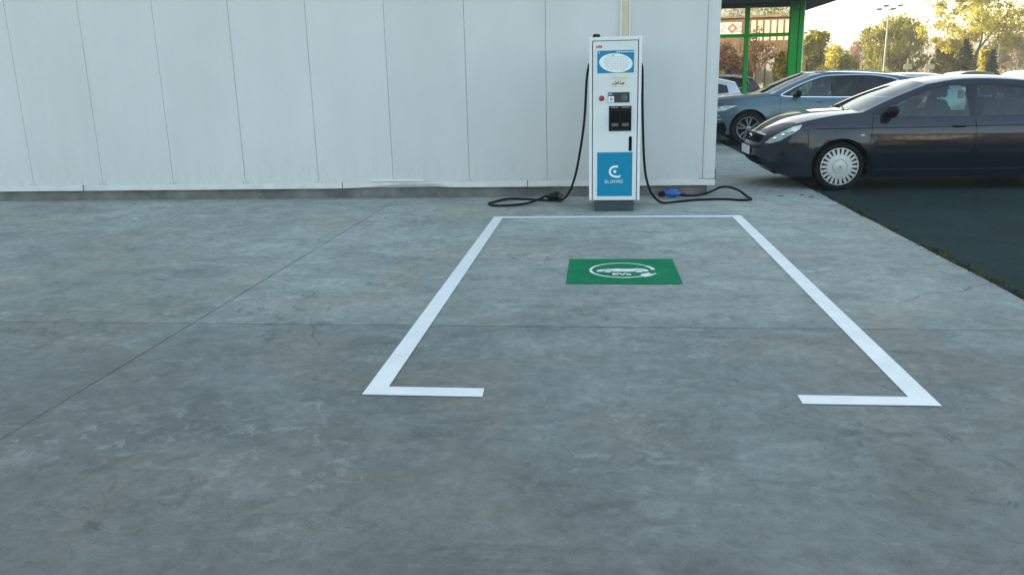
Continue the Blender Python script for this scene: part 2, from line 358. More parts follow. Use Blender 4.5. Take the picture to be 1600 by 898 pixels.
# bay lines: one connected painted outline with two short returns
Zp = CZ+.004
def road(pieces, name, m, parent=None):
    g = MB()
    for q in pieces: g.add([(x, y, Zp) for x, y in q], [tuple(range(len(q)))])
    return g.build(name, m, parent)
lines = [[(-1.126, 3.575), (-.536, 3.572), (-.541, 3.682), (-1.020, 3.685), (-1.020, 8.728), (1.448, 8.728), (1.440, 3.664), (.943, 3.664), (.941, 3.556), (1.549, 3.560), (1.553, 8.838), (-1.126, 8.838)]]
P = lines[0]
bayp = [[P[0], P[1], P[2], P[3]], [P[0], P[3], P[4], P[11]], [P[11], P[4], P[5], P[10]], [P[5], P[6], P[9], P[10]], [P[6], P[7], P[8], P[9]]]
tag(road(bayp, 'parking_bay_line', M_roadw), 'white painted outline of the charging bay, open at the near side with two short returns', 'road marking')

# green square with the electric car symbol
sg = empty('electric_car_symbol', (.205, 6.215, Zp)); tag(sg, 'green painted square with white electric car and plug symbol inside the bay', 'road marking')
g = MB(); g.quad((-.425, -.425, 0), (.425, -.425, 0), (.425, .425, 0), (-.425, .425, 0)); g.build('green_square', M_roadg, sg)
sz = .004
def arcband(g, a0, a1, r0, r1, cx=0, cy=0, z=sz, n=40):
    vs = []; 
    for k in range(n+1):
        a = R(a0+(a1-a0)*k/n); vs += [(cx+r0*math.cos(a), cy+r0*math.sin(a), z), (cx+r1*math.cos(a), cy+r1*math.sin(a), z)]
    g.add(vs, [(2*k, 2*k+1, 2*k+3, 2*k+2) for k in range(n)])
g = MB(); arcband(g, 3, 39, .226, .258); arcband(g, 42, 178, .234, .256); arcband(g, 181, 305, .234, .258); g.build('ring', M_roadw, sg)
# car silhouette
car_p = [(-.20, -.055), (-.198, -.02), (-.18, .01), (-.13, .028), (-.06, .045), (-.02, .075), (.03, .095), (.09, .09), (.135, .055), (.17, .04), (.20, .012), (.205, -.03), (.185, -.05),
         (.165, -.05), (.16, -.02), (.14, -.003), (.115, -.003), (.095, -.02), (.09, -.055), (-.07, -.055), (-.075, -.02), (-.095, -.003), (-.125, -.003), (-.145, -.02), (-.152, -.055)]
g = MB(); g.add([(x, y, sz) for x, y in car_p], [tuple(range(len(car_p)))]); o = g.build('car_silhouette', M_roadw, sg)
g = MB(); g.add([(x, y, sz+.003) for x, y in [(-.045, .042), (-.01, .066), (.03, .084), (.085, .080), (.125, .048)]], [(0, 1, 2, 3, 4)]); g.build('window_shape', M_roadg, sg)
for cx in (-.11, .128):
    g = MB(); g.add([(cx+.032*math.cos(R(a)), -.048+.032*math.sin(R(a)), sz) for a in range(0, 360, 20)], [tuple(range(18))]); g.build('wheel_shape', M_roadw, sg)
text_part('lettering', 'EVs', .088, M_roadw, sg, (-.008, -.165, sz), (0, 0, 0), 0, 1.1, 'CENTER', .004)
pl = [(.14, -.215), (.17, -.225), (.215, -.19), (.235, -.155), (.262, -.118), (.245, -.105), (.222, -.13), (.20, -.118), (.215, -.09), (.20, -.082), (.178, -.105), (.15, -.12), (.135, -.15)]
g = MB(); g.add([(x, y, sz) for x, y in pl], [tuple(range(len(pl)))]); g.build('plug_shape', M_roadw, sg)

# ------------------------------------------------------------------ the white warehouse
WY = 10.40; XR = 1.476
wh = empty('warehouse', (-6, WY, 0)); tag(wh, 'long windowless warehouse of pale sandwich panels behind the charger', 'building')
ox, oy = -6, WY
def L3(v, o=(ox, oy, 0)): return (v[0]-o[0], v[1]-o[1], v[2]-o[2])
class MBo(MB):
    def __init__(s, off): super().__init__(); s.off = off
    def add(s, vs, fs, mi=0): return super().add([(v[0]-s.off[0], v[1]-s.off[1], v[2]-s.off[2]) for v in vs], fs, mi)
WO = (ox, oy, 0)
seams = [.384+1.0093*k for k in range(-27, 1)]
xs = [-28]+[s for s in seams if s > -27.5]+[XR-.14]
g = MBo(WO); gw, gd = .0034, .012
for i in range(len(xs)-1):
    a = xs[i]+(gw if i else 0); b = xs[i+1]-gw
    g.add([(a, WY, .2), (b, WY, .2), (b, WY, 7.2), (a, WY, 7.2)], [(0, 1, 2, 3)])
    # rolled edges of the tongue-and-groove joint
    g.add([(b, WY, .2), (b+gw*.6, WY+gd, .2), (b+gw*.6, WY+gd, 7.2), (b, WY, 7.2)], [(0, 1, 2, 3)])
    g.add([(xs[i+1]+gw, WY, .2), (xs[i+1]-gw*.2, WY+gd, .2), (xs[i+1]-gw*.2, WY+gd, 7.2), (xs[i+1]+gw, WY, 7.2)], [(0, 1, 2, 3)])
g.build('wall_panels', M_wall, wh, recalc=False)
g = MBo(WO)
for s in xs[1:-1]: g.box(s-.0026, s+.0026, WY+.009, WY+.02, .2, 7.2)
g.build('joint_gasket', mat('gasket_grey', (.10, .11, .11), .8), wh)
g = MBo(WO); g.box(-28, XR-.012, WY+.03, 46, .14, 7.15); g.build('wall', mat('side_panel', (.6, .62, .62), .5), wh)
g = MBo(WO); g.box(-28.3, XR+.25, WY-.25, 46.3, 7.2, 7.42); g.build('roof', M_flash, wh)
g = MBo(WO); nP = 160; vs = []
for i in range(nP+1):
    x = -28+(1.40+28)*i/nP; vs += [(x, WY+.035, -.05), (x, WY+.035, .16)]
g.add(vs, [(2*i, 2*i+2, 2*i+3, 2*i+1) for i in range(nP)]); g.box(1.37, 1.40, WY+.04, 46, -.05, .14)
g.build('plinth', M_plinth, wh, recalc=False)
# base flashing, folded, with a dented stretch
g = MBo(WO); rows = []
xsf = [-28+i*.5 for i in range(48)]+[-4+i*.04 for i in range(int((XR+4)/.04)+1)]+[XR+.01]
for x in xsf:
    d = math.exp(-((x+2.62)/.22)**2)*.034+math.exp(-((x+2.15)/.2)**2)*.014+math.exp(-((x+3.0)/.2)**2)*.01
    o_ = .006*noise.noise(Vector((x*3, 0, 0)))*(1 if -4 < x else 0)+math.exp(-((x+2.3)/.35)**2)*.02
    rows.append([(x, WY-.003, .207), (x, WY-.016+o_*.3, .205), (x, WY-.018-o_*.3, .19), (x, WY-.020+o_, .135+d), (x, WY+.03, .130+d)])
vs = [p for r in rows for p in r]; g.add(vs, [(5*i+k, 5*i+5+k, 5*i+6+k, 5*i+1+k) for i in range(len(rows)-1) for k in range(4)])
g.build('base_flashing', M_flash, wh, smooth=35, recalc=True)
for x in (-6.96, -3.33, -.88): g = MBo(WO); g.box(x-.0035, x+.0035, WY-.0235, WY-.016, .13, .215); g.build('flashing_joint', M_gap, wh)
rnd = random.Random(9); M_riv = mat('rivet_grey', (.25, .26, .25), .6)
for s in xs[14:]:
    for dx in (-.035, .04):
        g = MBo(WO); g.ell((s+dx+rnd.uniform(-.01, .01), WY-.004, .222+rnd.uniform(-.004, .006)), (.008, .004, .008), 6, 4); g.build('rivet', M_riv, wh)
g = MBo(WO); g.box(-2.93, -2.24, WY-.026, WY-.0005, .222, .233); g.build('metal_strip', M_white, wh, bevel=.002)
g = MBo(WO); g.box(XR-.142, XR, WY-.009, WY+.03, .215, 7.2); g.box(XR-.004, XR+.006, WY-.007, WY+.15, .215, 7.2)
g.build('corner_trim', M_wall, wh, bevel=.003)
g = MBo(WO); g.box(XR+.006, XR+.02, WY+.02, WY+.09, .2, .33); g.build('trim_foot', M_black, wh)
g = MBo(WO); g.box(XR-.1465, XR-.142, WY-.0035, WY-.0008, .215, 7.2); g.build('trim_gap', mat('sealant_grey', (.22, .23, .23), .7), wh)

# cable tray up the wall
ct = empty('cable_tray', (.345, WY, 0)); tag(ct, 'cream vertical cable tray on the wall above the charger', 'cable tray')
g = MB(); g.box(-.040, .040, -.035, -.003, .25, 7.1); g.build('tray_cover', M_tray, ct)
for sx in (-1, 1):
    g = MB(); g.box(min(sx*.043, sx*.058), max(sx*.043, sx*.058), -.05, -.003, .25, 7.1); g.build('lip', M_trayw, ct, bevel=.002)
for z in (2.6, 3.6, 4.6): g = MB(); g.box(-.07, .07, -.053, -.0505, z, z+.03); g.build('clamp', M_flash, ct)

# ------------------------------------------------------------------ the charger
CX, CY = .2035, 9.155
ch = empty('charging_station', (CX, CY, CZ)); tag(ch, 'white fast charging cabinet with blue stickers and two black cables against the wall', 'charger')
W2 = .2825; zb = .128-CZ; zt = 1.895-CZ
g = MB(); g.rbox(-W2, W2, .02, .78, zb, zt, .012, 3, 'z'); g.build('cabinet', M_cab, ch, bevel=.006, smooth=40)
# front frame: two side profiles and top/bottom rails leave the door recessed
g = MB(); g.rbox(-W2, -W2+.036, 0, .02, zb+.002, zt-.004, .008, 2, 'z'); g.rbox(W2-.036, W2, 0, .02, zb+.002, zt-.004, .008, 2, 'z')
g.box(-W2+.036, W2-.036, .003, .02, zt-.038, zt-.004); g.build('front_frame', M_cab, ch, bevel=.003)
for sx in (-1, 1):
    g = MB(); g.box(sx*(W2-.036)-.0022, sx*(W2-.036)+.0022, -.0008, .006, zb+.002, zt-.04); g.build('frame_gap', M_gap, ch)
g = MB(); g.box(-W2+.042, W2-.042, -.001, .0195, zb+.004, zt-.044); do = g.build('door', M_door, ch, bevel=.0025)
g = MB(); g.box(-W2+.037, W2-.037, .0035-.006, .004, zt-.043, zt-.039); g.build('door_gap', M_gap, ch)
g = MB(); g.box(-.22, .22, .035, .74, 0, zb); g.build('plinth_base', M_base, ch, bevel=.004)
# little antenna dome
g = MB(); g.lathe([(.001, .036), (.03, .036), (.038, .028), (.042, .010), (.043, 0)], 20, lambda a, b, h: (-.205+a, .10+b, zt+h)); g.build('antenna', M_black, ch, smooth=40)
def px(x): return x-CX
def pz(z): return z-CZ
def plate(name, x0, x1, z0, z1, m, th=.0014, y=-.001, parent=ch, bevel=0):
    g = MB(); g.box(px(x0), px(x1), y-th, y, pz(z0), pz(z1)); return g.build(name, m, parent, bevel=bevel)
text_part('brand_lettering', 'ABB', .036, M_red, ch, (px(-.008), -.0018, pz(1.782)), (R(90), 0, 0), .0006, 1.05, bold=.0012)
st = plate('instruction_sticker', .008, .404, 1.517, 1.753, M_blue)
# ellipse with print lines
cxe, cze, ra, rb = px(.209), pz(1.622), .180, .100
g = MB(); g.add([(cxe+ra*math.cos(R(a)), -.0030, cze+rb*math.sin(R(a))-.07*ra*math.cos(R(a))) for a in range(0, 360, 8)], [tuple(range(45))]); g.build('sticker_ellipse', M_white, st)
g = MB(); rnd = random.Random(2)
for i in range(8):
    z = cze+.066-.019*i; half = ra*math.sqrt(max(0, 1-((z-cze)/rb)**2))*.72; x = cxe-half
    while x < cxe+half:
        l = rnd.uniform(.008, .032); zz = z-.07*(x-cxe); g.add([(x, -.0034, zz), (x+l, -.0034, zz-.07*l), (x+l, -.0034, zz-.07*l+.0042), (x, -.0034, zz+.0042)], [(0, 1, 2, 3)]); x += l+.007
g.ell((cxe-.03, -.004, cze+.082), (.012, .001, .008), 8, 4)
g.build('print_lines', M_ink, st)
g = MB(); x = px(.215)
while x < px(.39):
    l = rnd.uniform(.006, .02); g.box(x, x+l, -.0032, -.0024, pz(1.731), pz(1.741)); x += l+.005
arcs = MB()
for k in range(12):
    a0, a1 = R(60+k*20), R(80+k*20); c = (px(.033), pz(1.735))
    g.add([(c[0]+.008*math.cos(a0), -.003, c[1]+.008*math.sin(a0)), (c[0]+.012*math.cos(a0), -.003, c[1]+.012*math.sin(a0)), (c[0]+.012*math.cos(a1), -.003, c[1]+.012*math.sin(a1)), (c[0]+.008*math.cos(a1), -.003, c[1]+.008*math.sin(a1))], [(0, 1, 2, 3)])
g.build('header_print', M_white, st)
pp = plate('paper_notice', .135, .362, 1.36, 1.513, M_paper, .0008)
g = MB(); g.box(px(.16), px(.315), -.0026, -.0019, pz(1.462), pz(1.466)); g.box(px(.2), px(.30), -.0026, -.0019, pz(1.449), pz(1.452))
g.box(px(.17), px(.225), -.0026, -.0019, pz(1.376), pz(1.380)); g.build('print_lines', M_ink, pp)
g = MB(); rnd = random.Random(4)
for i in range(9):
    x = px(.175)+i*.015; g.ell((x, -.0022, pz(1.398)+rnd.uniform(0, .012)), (.010, .0012, rnd.uniform(.005, .014)), 7, 4)
for x in (.205, .235, .262): g.ell((px(x), -.0022, pz(1.425)), (.0055, .0012, .012), 7, 4)
g.build('printed_picture', M_brown, pp)
rd = plate('card_reader', .124, .361, 1.203, 1.313, M_dark, .006, bevel=.002)
g = MB(); g.box(px(.128), px(.192), -.0085, -.0071, pz(1.207), pz(1.272)); g.build('white_label', M_white, rd)
g = MB(); g.box(px(.128), px(.17), -.0085, -.0071, pz(1.284), pz(1.303)); g.box(px(.147), px(.175), -.0092, -.0086, pz(1.225), pz(1.255)); g.build('small_mark', M_ink, rd)
g = MB()
def ringz(g, c, r0, r1, y, a0=0, a1=360, n=24):
    vs = []
    for k in range(n+1):
        a = R(a0+(a1-a0)*k/n); vs += [(c[0]+r0*math.cos(a), y, c[1]+r0*math.sin(a)), (c[0]+r1*math.cos(a), y, c[1]+r1*math.sin(a))]
    g.add(vs, [(2*k, 2*k+2, 2*k+3, 2*k+1) for k in range(n)])
rc = (px(.304), pz(1.255))
ringz(g, rc, .026, .029, -.0078); ringz(g, rc, .016, .0185, -.0078, -50, 60); ringz(g, rc, .008, .0105, -.0078, -50, 60); ringz(g, (rc[0]-.006, rc[1]), 0.0, .006, -.0078)
g.build('contactless_symbol', mat('symbol_grey', (.4, .44, .45), .5), rd)
g = MB(); fn = lambda a, b, h: (px(.058)+a, -.001-h, pz(1.252)+b)
g.lathe([(.030, 0), (.030, .006), (.024, .010), (.022, .022), (.017, .026), (.0005, .027)], 24, fn); g.build('emergency_button', M_btn, ch, smooth=35)
# connector holster bay
hb = plate('holster_bay', .137, .383, .897, 1.167, M_black, .010, bevel=.003)
for cx in (.203, .318):
    g = MB(); g.rbox(px(cx)-.045, px(cx)+.045, -.040, -.011, pz(.94), pz(1.11), .02, 4, 'y'); hs = g.build('holster', M_gap, hb, bevel=.004, smooth=40)
    g = MB(); g.rbox(px(cx)-.036, px(cx)+.036, -.050, -.041, pz(.950), pz(.985), .008, 3, 'y'); g.build('holster_latch', mat('grey_plastic', (.09, .10, .11), .45), hs, bevel=.002)
g = MB(); g.box(px(.16), px(.235), -.0125, -.0112, pz(1.148), pz(1.156)); g.box(px(.275), px(.365), -.0125, -.0112, pz(1.148), pz(1.156)); g.build('print_lines', M_ink, hb)
plate('vent_slot', .358, .392, .679, .835, M_gap, .004)
bp = plate('blue_panel', .011, .401, .176, .665, M_blue2)
g = MB()
# letter C with a dot
def band3(g, pts, wd, y=-.0032):
    pts = spline([(a, 0, b) for a, b in pts], 6); vs = []
    for i, p in enumerate(pts):
        t = (pts[min(i+1, len(pts)-1)]-pts[max(i-1, 0)]).normalized(); nn = Vector((-t.z, 0, t.x))*wd/2
        vs += [(p.x-nn.x, y, p.z-nn.z), (p.x+nn.x, y, p.z+nn.z)]
    g.add(vs, [(2*i, 2*i+2, 2*i+3, 2*i+1) for i in range(len(pts)-1)])
band3(g, [(px(.243), pz(.508)), (px(.205), pz(.507)), (px(.17), pz(.492)), (px(.152), pz(.455)), (px(.165), pz(.418)), (px(.20), pz(.399)), (px(.235), pz(.394)), (px(.262), pz(.394))], .022)
g.ell((px(.208), -.003, pz(.452)), (.017, .001, .017), 14, 6)
band3(g, [(px(.265), pz(.392)), (px(.267), pz(.402)), (px(.262), pz(.415))], .010)
g.build('letter_emblem', M_white, bp)
g = MB(); z0, z1, wd = pz(.324), pz(.357), .026; x = px(.097)
def bar(x0, x1, za, zc): g.box(x0, x1, -.0034, -.0025, za, zc)
def ebars(x):
    for k in range(3): bar(x, x+wd*.85, z0+k*.0140, z0+k*.0140+.0055)
s_ = .0055; step = .0315
ebars(x); x += step
bar(x, x+s_, z0, z1); bar(x, x+wd*.8, z0, z0+s_); x += step
bar(x, x+wd*.55, z0, z0+s_); bar(x, x+wd*.55, z1-s_, z1); band3(g, [(x+wd*.5, z1-.003), (x+wd*.85, z1-.012), (x+wd*.85, z0+.012), (x+wd*.5, z0+.003)], s_, -.0034); bar(x, x+s_, z0, z0+.014); x += step
bar(x, x+wd*.5, z1-s_, z1); band3(g, [(x+wd*.45, z1-.003), (x+wd*.75, z1-.009), (x+wd*.45, z1-.017), (x+.002, z1-.017)], s_, -.0034); band3(g, [(x+wd*.4, z0+.014), (x+wd*.6, z0+.007), (x+wd*.8, z0)], s_, -.0034); x += step
bar(x+.006, x+.006+s_, z0, z1); x += step*.6
band3(g, [(x, z1), (x+wd*.25, (z0+z1)/2), (x+wd*.45, z0)], s_, -.0034); band3(g, [(x+wd*.45, z0), (x+wd*.65, (z0+z1)/2), (x+wd*.9, z1)], s_, -.0034); x += step
ebars(x)
g.build('lettering', M_white, bp)

# cables: part of the charger, with their plugs lying on the ground
def cable(pts, name='charging_cable', r=.0145):
    P = spline([(a-CX, b-CY, c-CZ) for a, b, c in pts], 7); g = MB(); g.tube(P, r, 10); return g.build(name, M_rub, ch, smooth=50)
gr = .0145
cl = cable([(-.055, 9.42, 1.655), (-.085, 9.42, 1.60), (-.110, 9.42, 1.44), (-.132, 9.42, 1.05), (-.175, 9.43, .715), (-.245, 9.50, .36), (-.33, 9.68, .14), (-.425, 9.90, gr+.012), (-.53, 9.96, gr),
            (-.68, 10.02, gr), (-.91, 10.12, gr), (-1.10, 10.06, gr+.01), (-1.25, 9.90, gr), (-1.30, 9.74, gr), (-1.21, 9.57, gr+.004), (-1.03, 9.53, gr+.01), (-.83, 9.66, gr+.012), (-.70, 9.86, gr+.032), (-.62, 10.0, .062), (-.57, 10.04, .055)])
g = MB(); q = (-.53-CX, 10.02-CY, .055-CZ)
g.tube([(q[0]-.09, q[1]+.0, q[2]), (q[0]-.05, q[1], q[2]), (q[0]-.02, q[1]-.01, q[2]+.005), (q[0]+.03, q[1]-.03, q[2]+.012), (q[0]+.075, q[1]-.045, q[2]+.01)], [.018, .034, .052, .056, .050], 16); pg = g.build('plug', M_black, cl, smooth=40)
g = MB(); g.tube([(q[0]+.076, q[1]-.045, q[2]+.01), (q[0]+.115, q[1]-.056, q[2]+.006)], [.044, .040], 16); g.tube([(q[0]-.045, q[1]-.03, q[2]+.02), (q[0]-.02, q[1]-.05, q[2]+.045), (q[0]+.03, q[1]-.05, q[2]+.052)], [.012, .014, .012], 8); g.build('plug_collar', mat('dark_grey_plastic', (.03, .032, .035), .35), cl, smooth=40)
cr_ = cable([(.465, 9.42, 1.655), (.498, 9.42, 1.60), (.510, 9.42, 1.50), (.518, 9.42, 1.10), (.550, 9.42, .50), (.605, 9.46, .24), (.69, 9.60, .09), (.80, 9.71, gr), (.98, 9.80, gr), (1.21, 9.93, gr), (1.53, 9.98, gr), (1.72, 9.89, gr), (1.81, 9.89, gr), (1.865, 9.98, gr), (1.84, 10.15, gr+.012),
             (1.77, 10.33, .075), (1.66, 10.42, .105), (1.56, 10.42, .10), (1.42, 10.30, .06), (1.26, 10.17, .038), (1.12, 10.13, .040), (1.03, 10.14, .045)])
g = MB(); q = (.92-CX, 10.17-CY, .055-CZ)
g.tube([(q[0]+.13, q[1], q[2]-.008), (q[0]+.085, q[1], q[2]), (q[0]+.07, q[1], q[2]+.004), (q[0]-.03, q[1], q[2]+.016), (q[0]-.07, q[1], q[2]+.012)], [.020, .036, .048, .052, .044], 16); g.build('plug', M_bluep, cr_, smooth=40)
g = MB(); g.tube([(q[0]-.0705, q[1], q[2]+.010), (q[0]-.10, q[1]-.004, q[2]), (q[0]-.145, q[1]-.01, q[2]-.004)], [.035, .036, .030], 16); g.tube([(q[0]+.13, q[1], q[2]-.008), (q[0]+.19, q[1]-.01, q[2]-.014)], [.018, .0155], 10)
g.tube([(q[0]+.03, q[1], q[2]+.044), (q[0]-.02, q[1], q[2]+.062), (q[0]-.06, q[1], q[2]+.058)], [.010, .011, .009], 8); g.build('plug_collar', M_black, cr_, smooth=40)

# ------------------------------------------------------------------ cars
def make_car(name, loc, S, rz=0, label='', cat='car', group=None):
    """S: dict describing a car whose front points to -x; local x=0 is the nose."""
    root = empty(name, (loc[0], loc[1], -.012), rz); tag(root, label, cat, group)
    Wd = S['w']/2; L = S['L']; belt = S['belt']; tum = S['tum']; xf = S['xf']; nf = S['nf']; xr = S.get('xr', .7); nr = S.get('nr', .8)
    det = S.get('detail', 1)
    def Y(x, z):
        p = 1.0
        if x < xf: p -= (1-nf)*((xf-x)/xf)**2.4
        if x > L-xr: p -= (1-nr)*((x-(L-xr))/xr)**2.2
        p = max(p, .2)
        zm = .55; s = 1-.045*max(0, (zm-z)/.4)**1.7-.075*(max(0, z-zm)/(belt-zm))**2.0 if z < belt else 1-.075
        y = Wd*p*s
        if z > belt: d = z-belt; y -= d*tum+.22*d*d
        # soft shoulder crease
        y += .010*math.exp(-((z-S.get('crease', .8))/.035)**2)*min(1, max(0, (x-.3)/.4))
        for cx in S['wheels']:
            rr = math.hypot(x-cx, z-S['wr']); y += .014*math.exp(-((rr-S['ar']-.03)/.05)**2) if z > .3 else 0
        return y
    # outline: spans (kind, points(x,z, cx, cz)): cx/cz displacement of the centre line
    spans = S['outline']
    allp = []; kinds = []
    for kd, pts in spans:
        sp = spline([(a, b, 0) for a, b, c, d in pts], 4 if det else 2); sc = spline([(c, d, 0) for a, b, c, d in pts], 4 if det else 2)
        for i in range(len(sp)-1): allp.append((sp[i].x, sp[i].y, sc[i].x, sc[i].y)); kinds.append(kd)
    poly = [(a, b) for a, b, c, d in allp]; N = len(poly)
    T = [-1+2*i/16 for i in range(17)] if det else [-1, -.6, 0, .6, 1]
    T = [math.copysign(abs(t)**.75, t) for t in T]
    def skin(i, t, off=0):
        a, b, c, d = allp[i % N]; yh = Y(a, b); k = 1-abs(t)**3.2; return Vector((a+c*k, yh*t, b+d*k))
    # skin by kind
    groups = {}
    for i in range(N): groups.setdefault(kinds[i], []).append(i)
    body = MB(); glassm = {}
    for i in range(N):
        tgt = body if kinds[i] not in ('ws', 'rw') else glassm.setdefault(kinds[i], MB())
        for j in range(len(T)-1):
            if kinds[i] in ('ws', 'rw') and (j == 0 or j == len(T)-2) and det: q = body      # painted pillars at the edges
            else: q = tgt
            q.add([skin(i, T[j]), skin(i+1, T[j]), skin(i+1, T[j+1]), skin(i, T[j+1])], [(0, 1, 2, 3)])
    # sides
    arches = []
    for cx in S['wheels']: arches.append([(cx+S['ar']*math.cos(2*math.pi*k/40), S['wr']+.01+S['ar']*math.sin(2*math.pi*k/40)) for k in range(40)])
    regs = S['regions']        # list (key, poly)
    step = .07 if det else .16
    pts = list(poly); edges = [(i, (i+1) % N) for i in range(N)]
    for pl_ in arches+[p for k, p in regs]:
        b = len(pts); pts += list(pl_); edges += [(b+i, b+(i+1) % len(pl_)) for i in range(len(pl_))]
    x = .03
    while x < L:
        z = .15
        while z < 1.6:
            if inside(x, z, poly): pts.append((x+.0013*math.sin(z*37), z+.0011*math.sin(x*31)))
            z += step
        x += step
    vo, eo, fo, *_ = delaunay_2d_cdt([Vector(p) for p in pts], edges, [], 0, 1e-5)
    parts = {}
    for f in fo:
        cx = sum(vo[i][0] for i in f)/3; cz = sum(vo[i][1] for i in f)/3
        if not inside(cx, cz, poly) or any(inside(cx, cz, a) for a in arches): continue
        key = 'body'
        for k, p in regs:
            if inside(cx, cz, p): key = k; break
        parts.setdefault(key, []).append(tuple(f))
    def addside(mb, fs, sg, off=0):
        ids = sorted({i for f in fs for i in f}); mp = {k: n for n, k in enumerate(ids)}
        mb.add([(vo[i][0], sg*(Y(vo[i][0], vo[i][1])+off), vo[i][1]) for i in ids], [tuple(mp[i] for i in f) for f in fs])
    for sg in (-1, 1): addside(body, parts.get('body', []), sg)
    bo = body.build('body', S['paint'], root, smooth=38, merge=True)
    for k, mb in glassm.items(): mb.build('windscreen' if k == 'ws' else 'rear_window', G_ws if k == 'ws' else S.get('rglass', G_tint), root, smooth=60, merge=True)
    for key, fs in parts.items():
        if key == 'body': continue
        nm, m, off = S['keys'][key]
        for sg in (-1, 1):
            mb = MB(); addside(mb, fs, sg, off); mb.build(nm, m, root, smooth=60, merge=True)
    # underbody and wheel wells
    u = MB(); b0 = S['wheels'][0]; b1 = S['wheels'][1]; zr = S['ar']
    u.box(.25, b0-zr-.02, -Wd*.72, Wd*.72, .20, .46); u.box(b0+zr+.02, b1-zr-.02, -Wd*.9, Wd*.9, .19, .42); u.box(b1+zr+.02, L-.15, -Wd*.78, Wd*.78, .22, .5)
    u.box(b0-zr-.02, b0+zr+.02, -Wd+.34, Wd-.34, .25, .80); u.box(b1-zr-.02, b1+zr+.02, -Wd+.34, Wd-.34, .25, .74)
    for a in arches:
        for sg in (-1, 1):
            vs = [];
            for k in range(41):
                p = a[k % 40]; yy = min(Y(p[0], max(.2, p[1])), Wd); vs += [(p[0], sg*(yy-.004), p[1]), (p[0], sg*(Wd-.34), p[1])]
            ok = [k for k in range(40) if a[k][1] > .2]
            u.add(vs, [(2*k, 2*k+1, 2*k+3, 2*k+2) for k in ok])
    u.build('underbody', M_gap, root)
    # wheels
    for cx in S['wheels']:
        for sg in (-1, 1):
            S['wheel'](root, cx, sg*(Wd-.03), sg, S['wr'])
    S['Y'] = Y; S['skin'] = skin
    def ribbon(path, wd, off=.002, sg=-1):
        P = [(p.x, p.y) for p in spline([(a, b, 0) for a, b in path], 8)] if len(path) > 2 else [(path[0][0]+(path[1][0]-path[0][0])*k/14, path[0][1]+(path[1][1]-path[0][1])*k/14) for k in range(15)]
        vs = []
        for i, (a, b) in enumerate(P):
            p0 = P[max(i-1, 0)]; p1 = P[min(i+1, len(P)-1)]; tx, tz = p1[0]-p0[0], p1[1]-p0[1]; l = math.hypot(tx, tz) or 1; nx_, nz = -tz/l*wd/2, tx/l*wd/2
            for s in (-1, 1): vs.append((a+s*nx_, sg*(Y(a+s*nx_, b+s*nz)+off), b+s*nz))
        return vs, [(2*i, 2*i+1, 2*i+3, 2*i+2) for i in range(len(P)-1)]
    def ribs(nm, paths, wd, m, off=.002):
        for p in paths:
            for sg in (-1, 1): mb = MB(); mb.add(*ribbon(p, wd, off, sg)); mb.build(nm, m, root)
    if S.get('seams'): ribs('door_seam', S['seams'], .007, M_gap, .0015)
    for nm, paths, wd, m, off in S.get('trim', []): ribs(nm, paths, wd, m, off)
    # handles
    for hx, hz in S.get('handles', []):
        for sg in (-1, 1):
            mb = MB(); y = Y(hx, hz); mb.ell((hx, sg*(y+.012), hz), (.095, .014, .018), 12, 8); mb.build('door_handle', S.get('handlem', S['paint']), root, smooth=60)
            mb = MB(); mb.ell((hx, sg*(y+.001), hz-.012), (.085, .004, .02), 12, 6); mb.build('handle_recess', M_gap, root)
    # mirrors
    if 'mirror' in S:
        mx, mz = S['mirror']
        for sg in (-1, 1):
            y = Y(mx+.1, mz-.05); mb = MB()
            mb.ell((mx, sg*(y+.13), mz), (.062, .115, .073), 14, 10); mb.tube([(mx+.06, sg*(y-.01), mz-.07), (mx+.02, sg*(y+.06), mz-.05)], [.03, .02], 8)
            mb.build('wing_mirror', S.get('mirrorm', M_black), root, smooth=60)
    # interior
    if det:
        b = belt
        for sx0 in S['seats']:
            for sg in (-1, 1):
                mb = MB(); mb.rbox(sx0-.1, sx0+.42, sg*.36-.24, sg*.36+.24, b-.45, b-.27, .05, 3, 'y')
                Pp = [(sx0+.36, b-.30), (sx0+.50, b-.30), (sx0+.66, b+.16), (sx0+.62, b+.22), (sx0+.55, b+.20)]
                mb.prism(Pp, .46, lambda a, c, d: (a, sg*.36-.23+d, c)); mb.rbox(sx0+.585, sx0+.68, sg*.36-.12, sg*.36+.12, b+.24, b+.40, .035, 3, 'y')
                mb.tube([(sx0+.61, sg*.36-.05, b+.18), (sx0+.625, sg*.36-.05, b+.26)], .008, 6); mb.tube([(sx0+.61, sg*.36+.05, b+.18), (sx0+.625, sg*.36+.05, b+.26)], .008, 6)
                mb.build('seat', M_seat, root, bevel=.02, smooth=50)
        dx = S['dash']; mb = MB(); mb.prism([(dx-.30, b-.05), (dx+.02, b+.02), (dx+.16, b-.02), (dx+.2, b-.25), (dx-.2, b-.35)], Wd*1.5, lambda a, c, d: (a, -Wd*.75+d, c)); mb.build('dashboard', M_seat, root, bevel=.02)
        mb = MB(); n = 28; mj = Vector((dx+.32, -.36, b+.0)); tilt = R(28)
        ring = [mj+Vector((.19*math.sin(2*math.pi*k/n)*math.sin(tilt), .19*math.cos(2*math.pi*k/n), .19*math.sin(2*math.pi*k/n)*math.cos(tilt))) for k in range(n+1)]
        mb.tube(ring, .014, 8, False); mb.tube([mj, mj+Vector((-.15, 0, -.1))], .03, 8); mb.tube([ring[0], ring[n//2]], .014, 6); mb.build('steering_wheel', M_black, root, smooth=60)
        mb = MB(); mb.box(1.0, L-.4, -Wd*.86, Wd*.86, b-.62, b-.6); mb.build('floor_panel', M_gap, root)
    return root

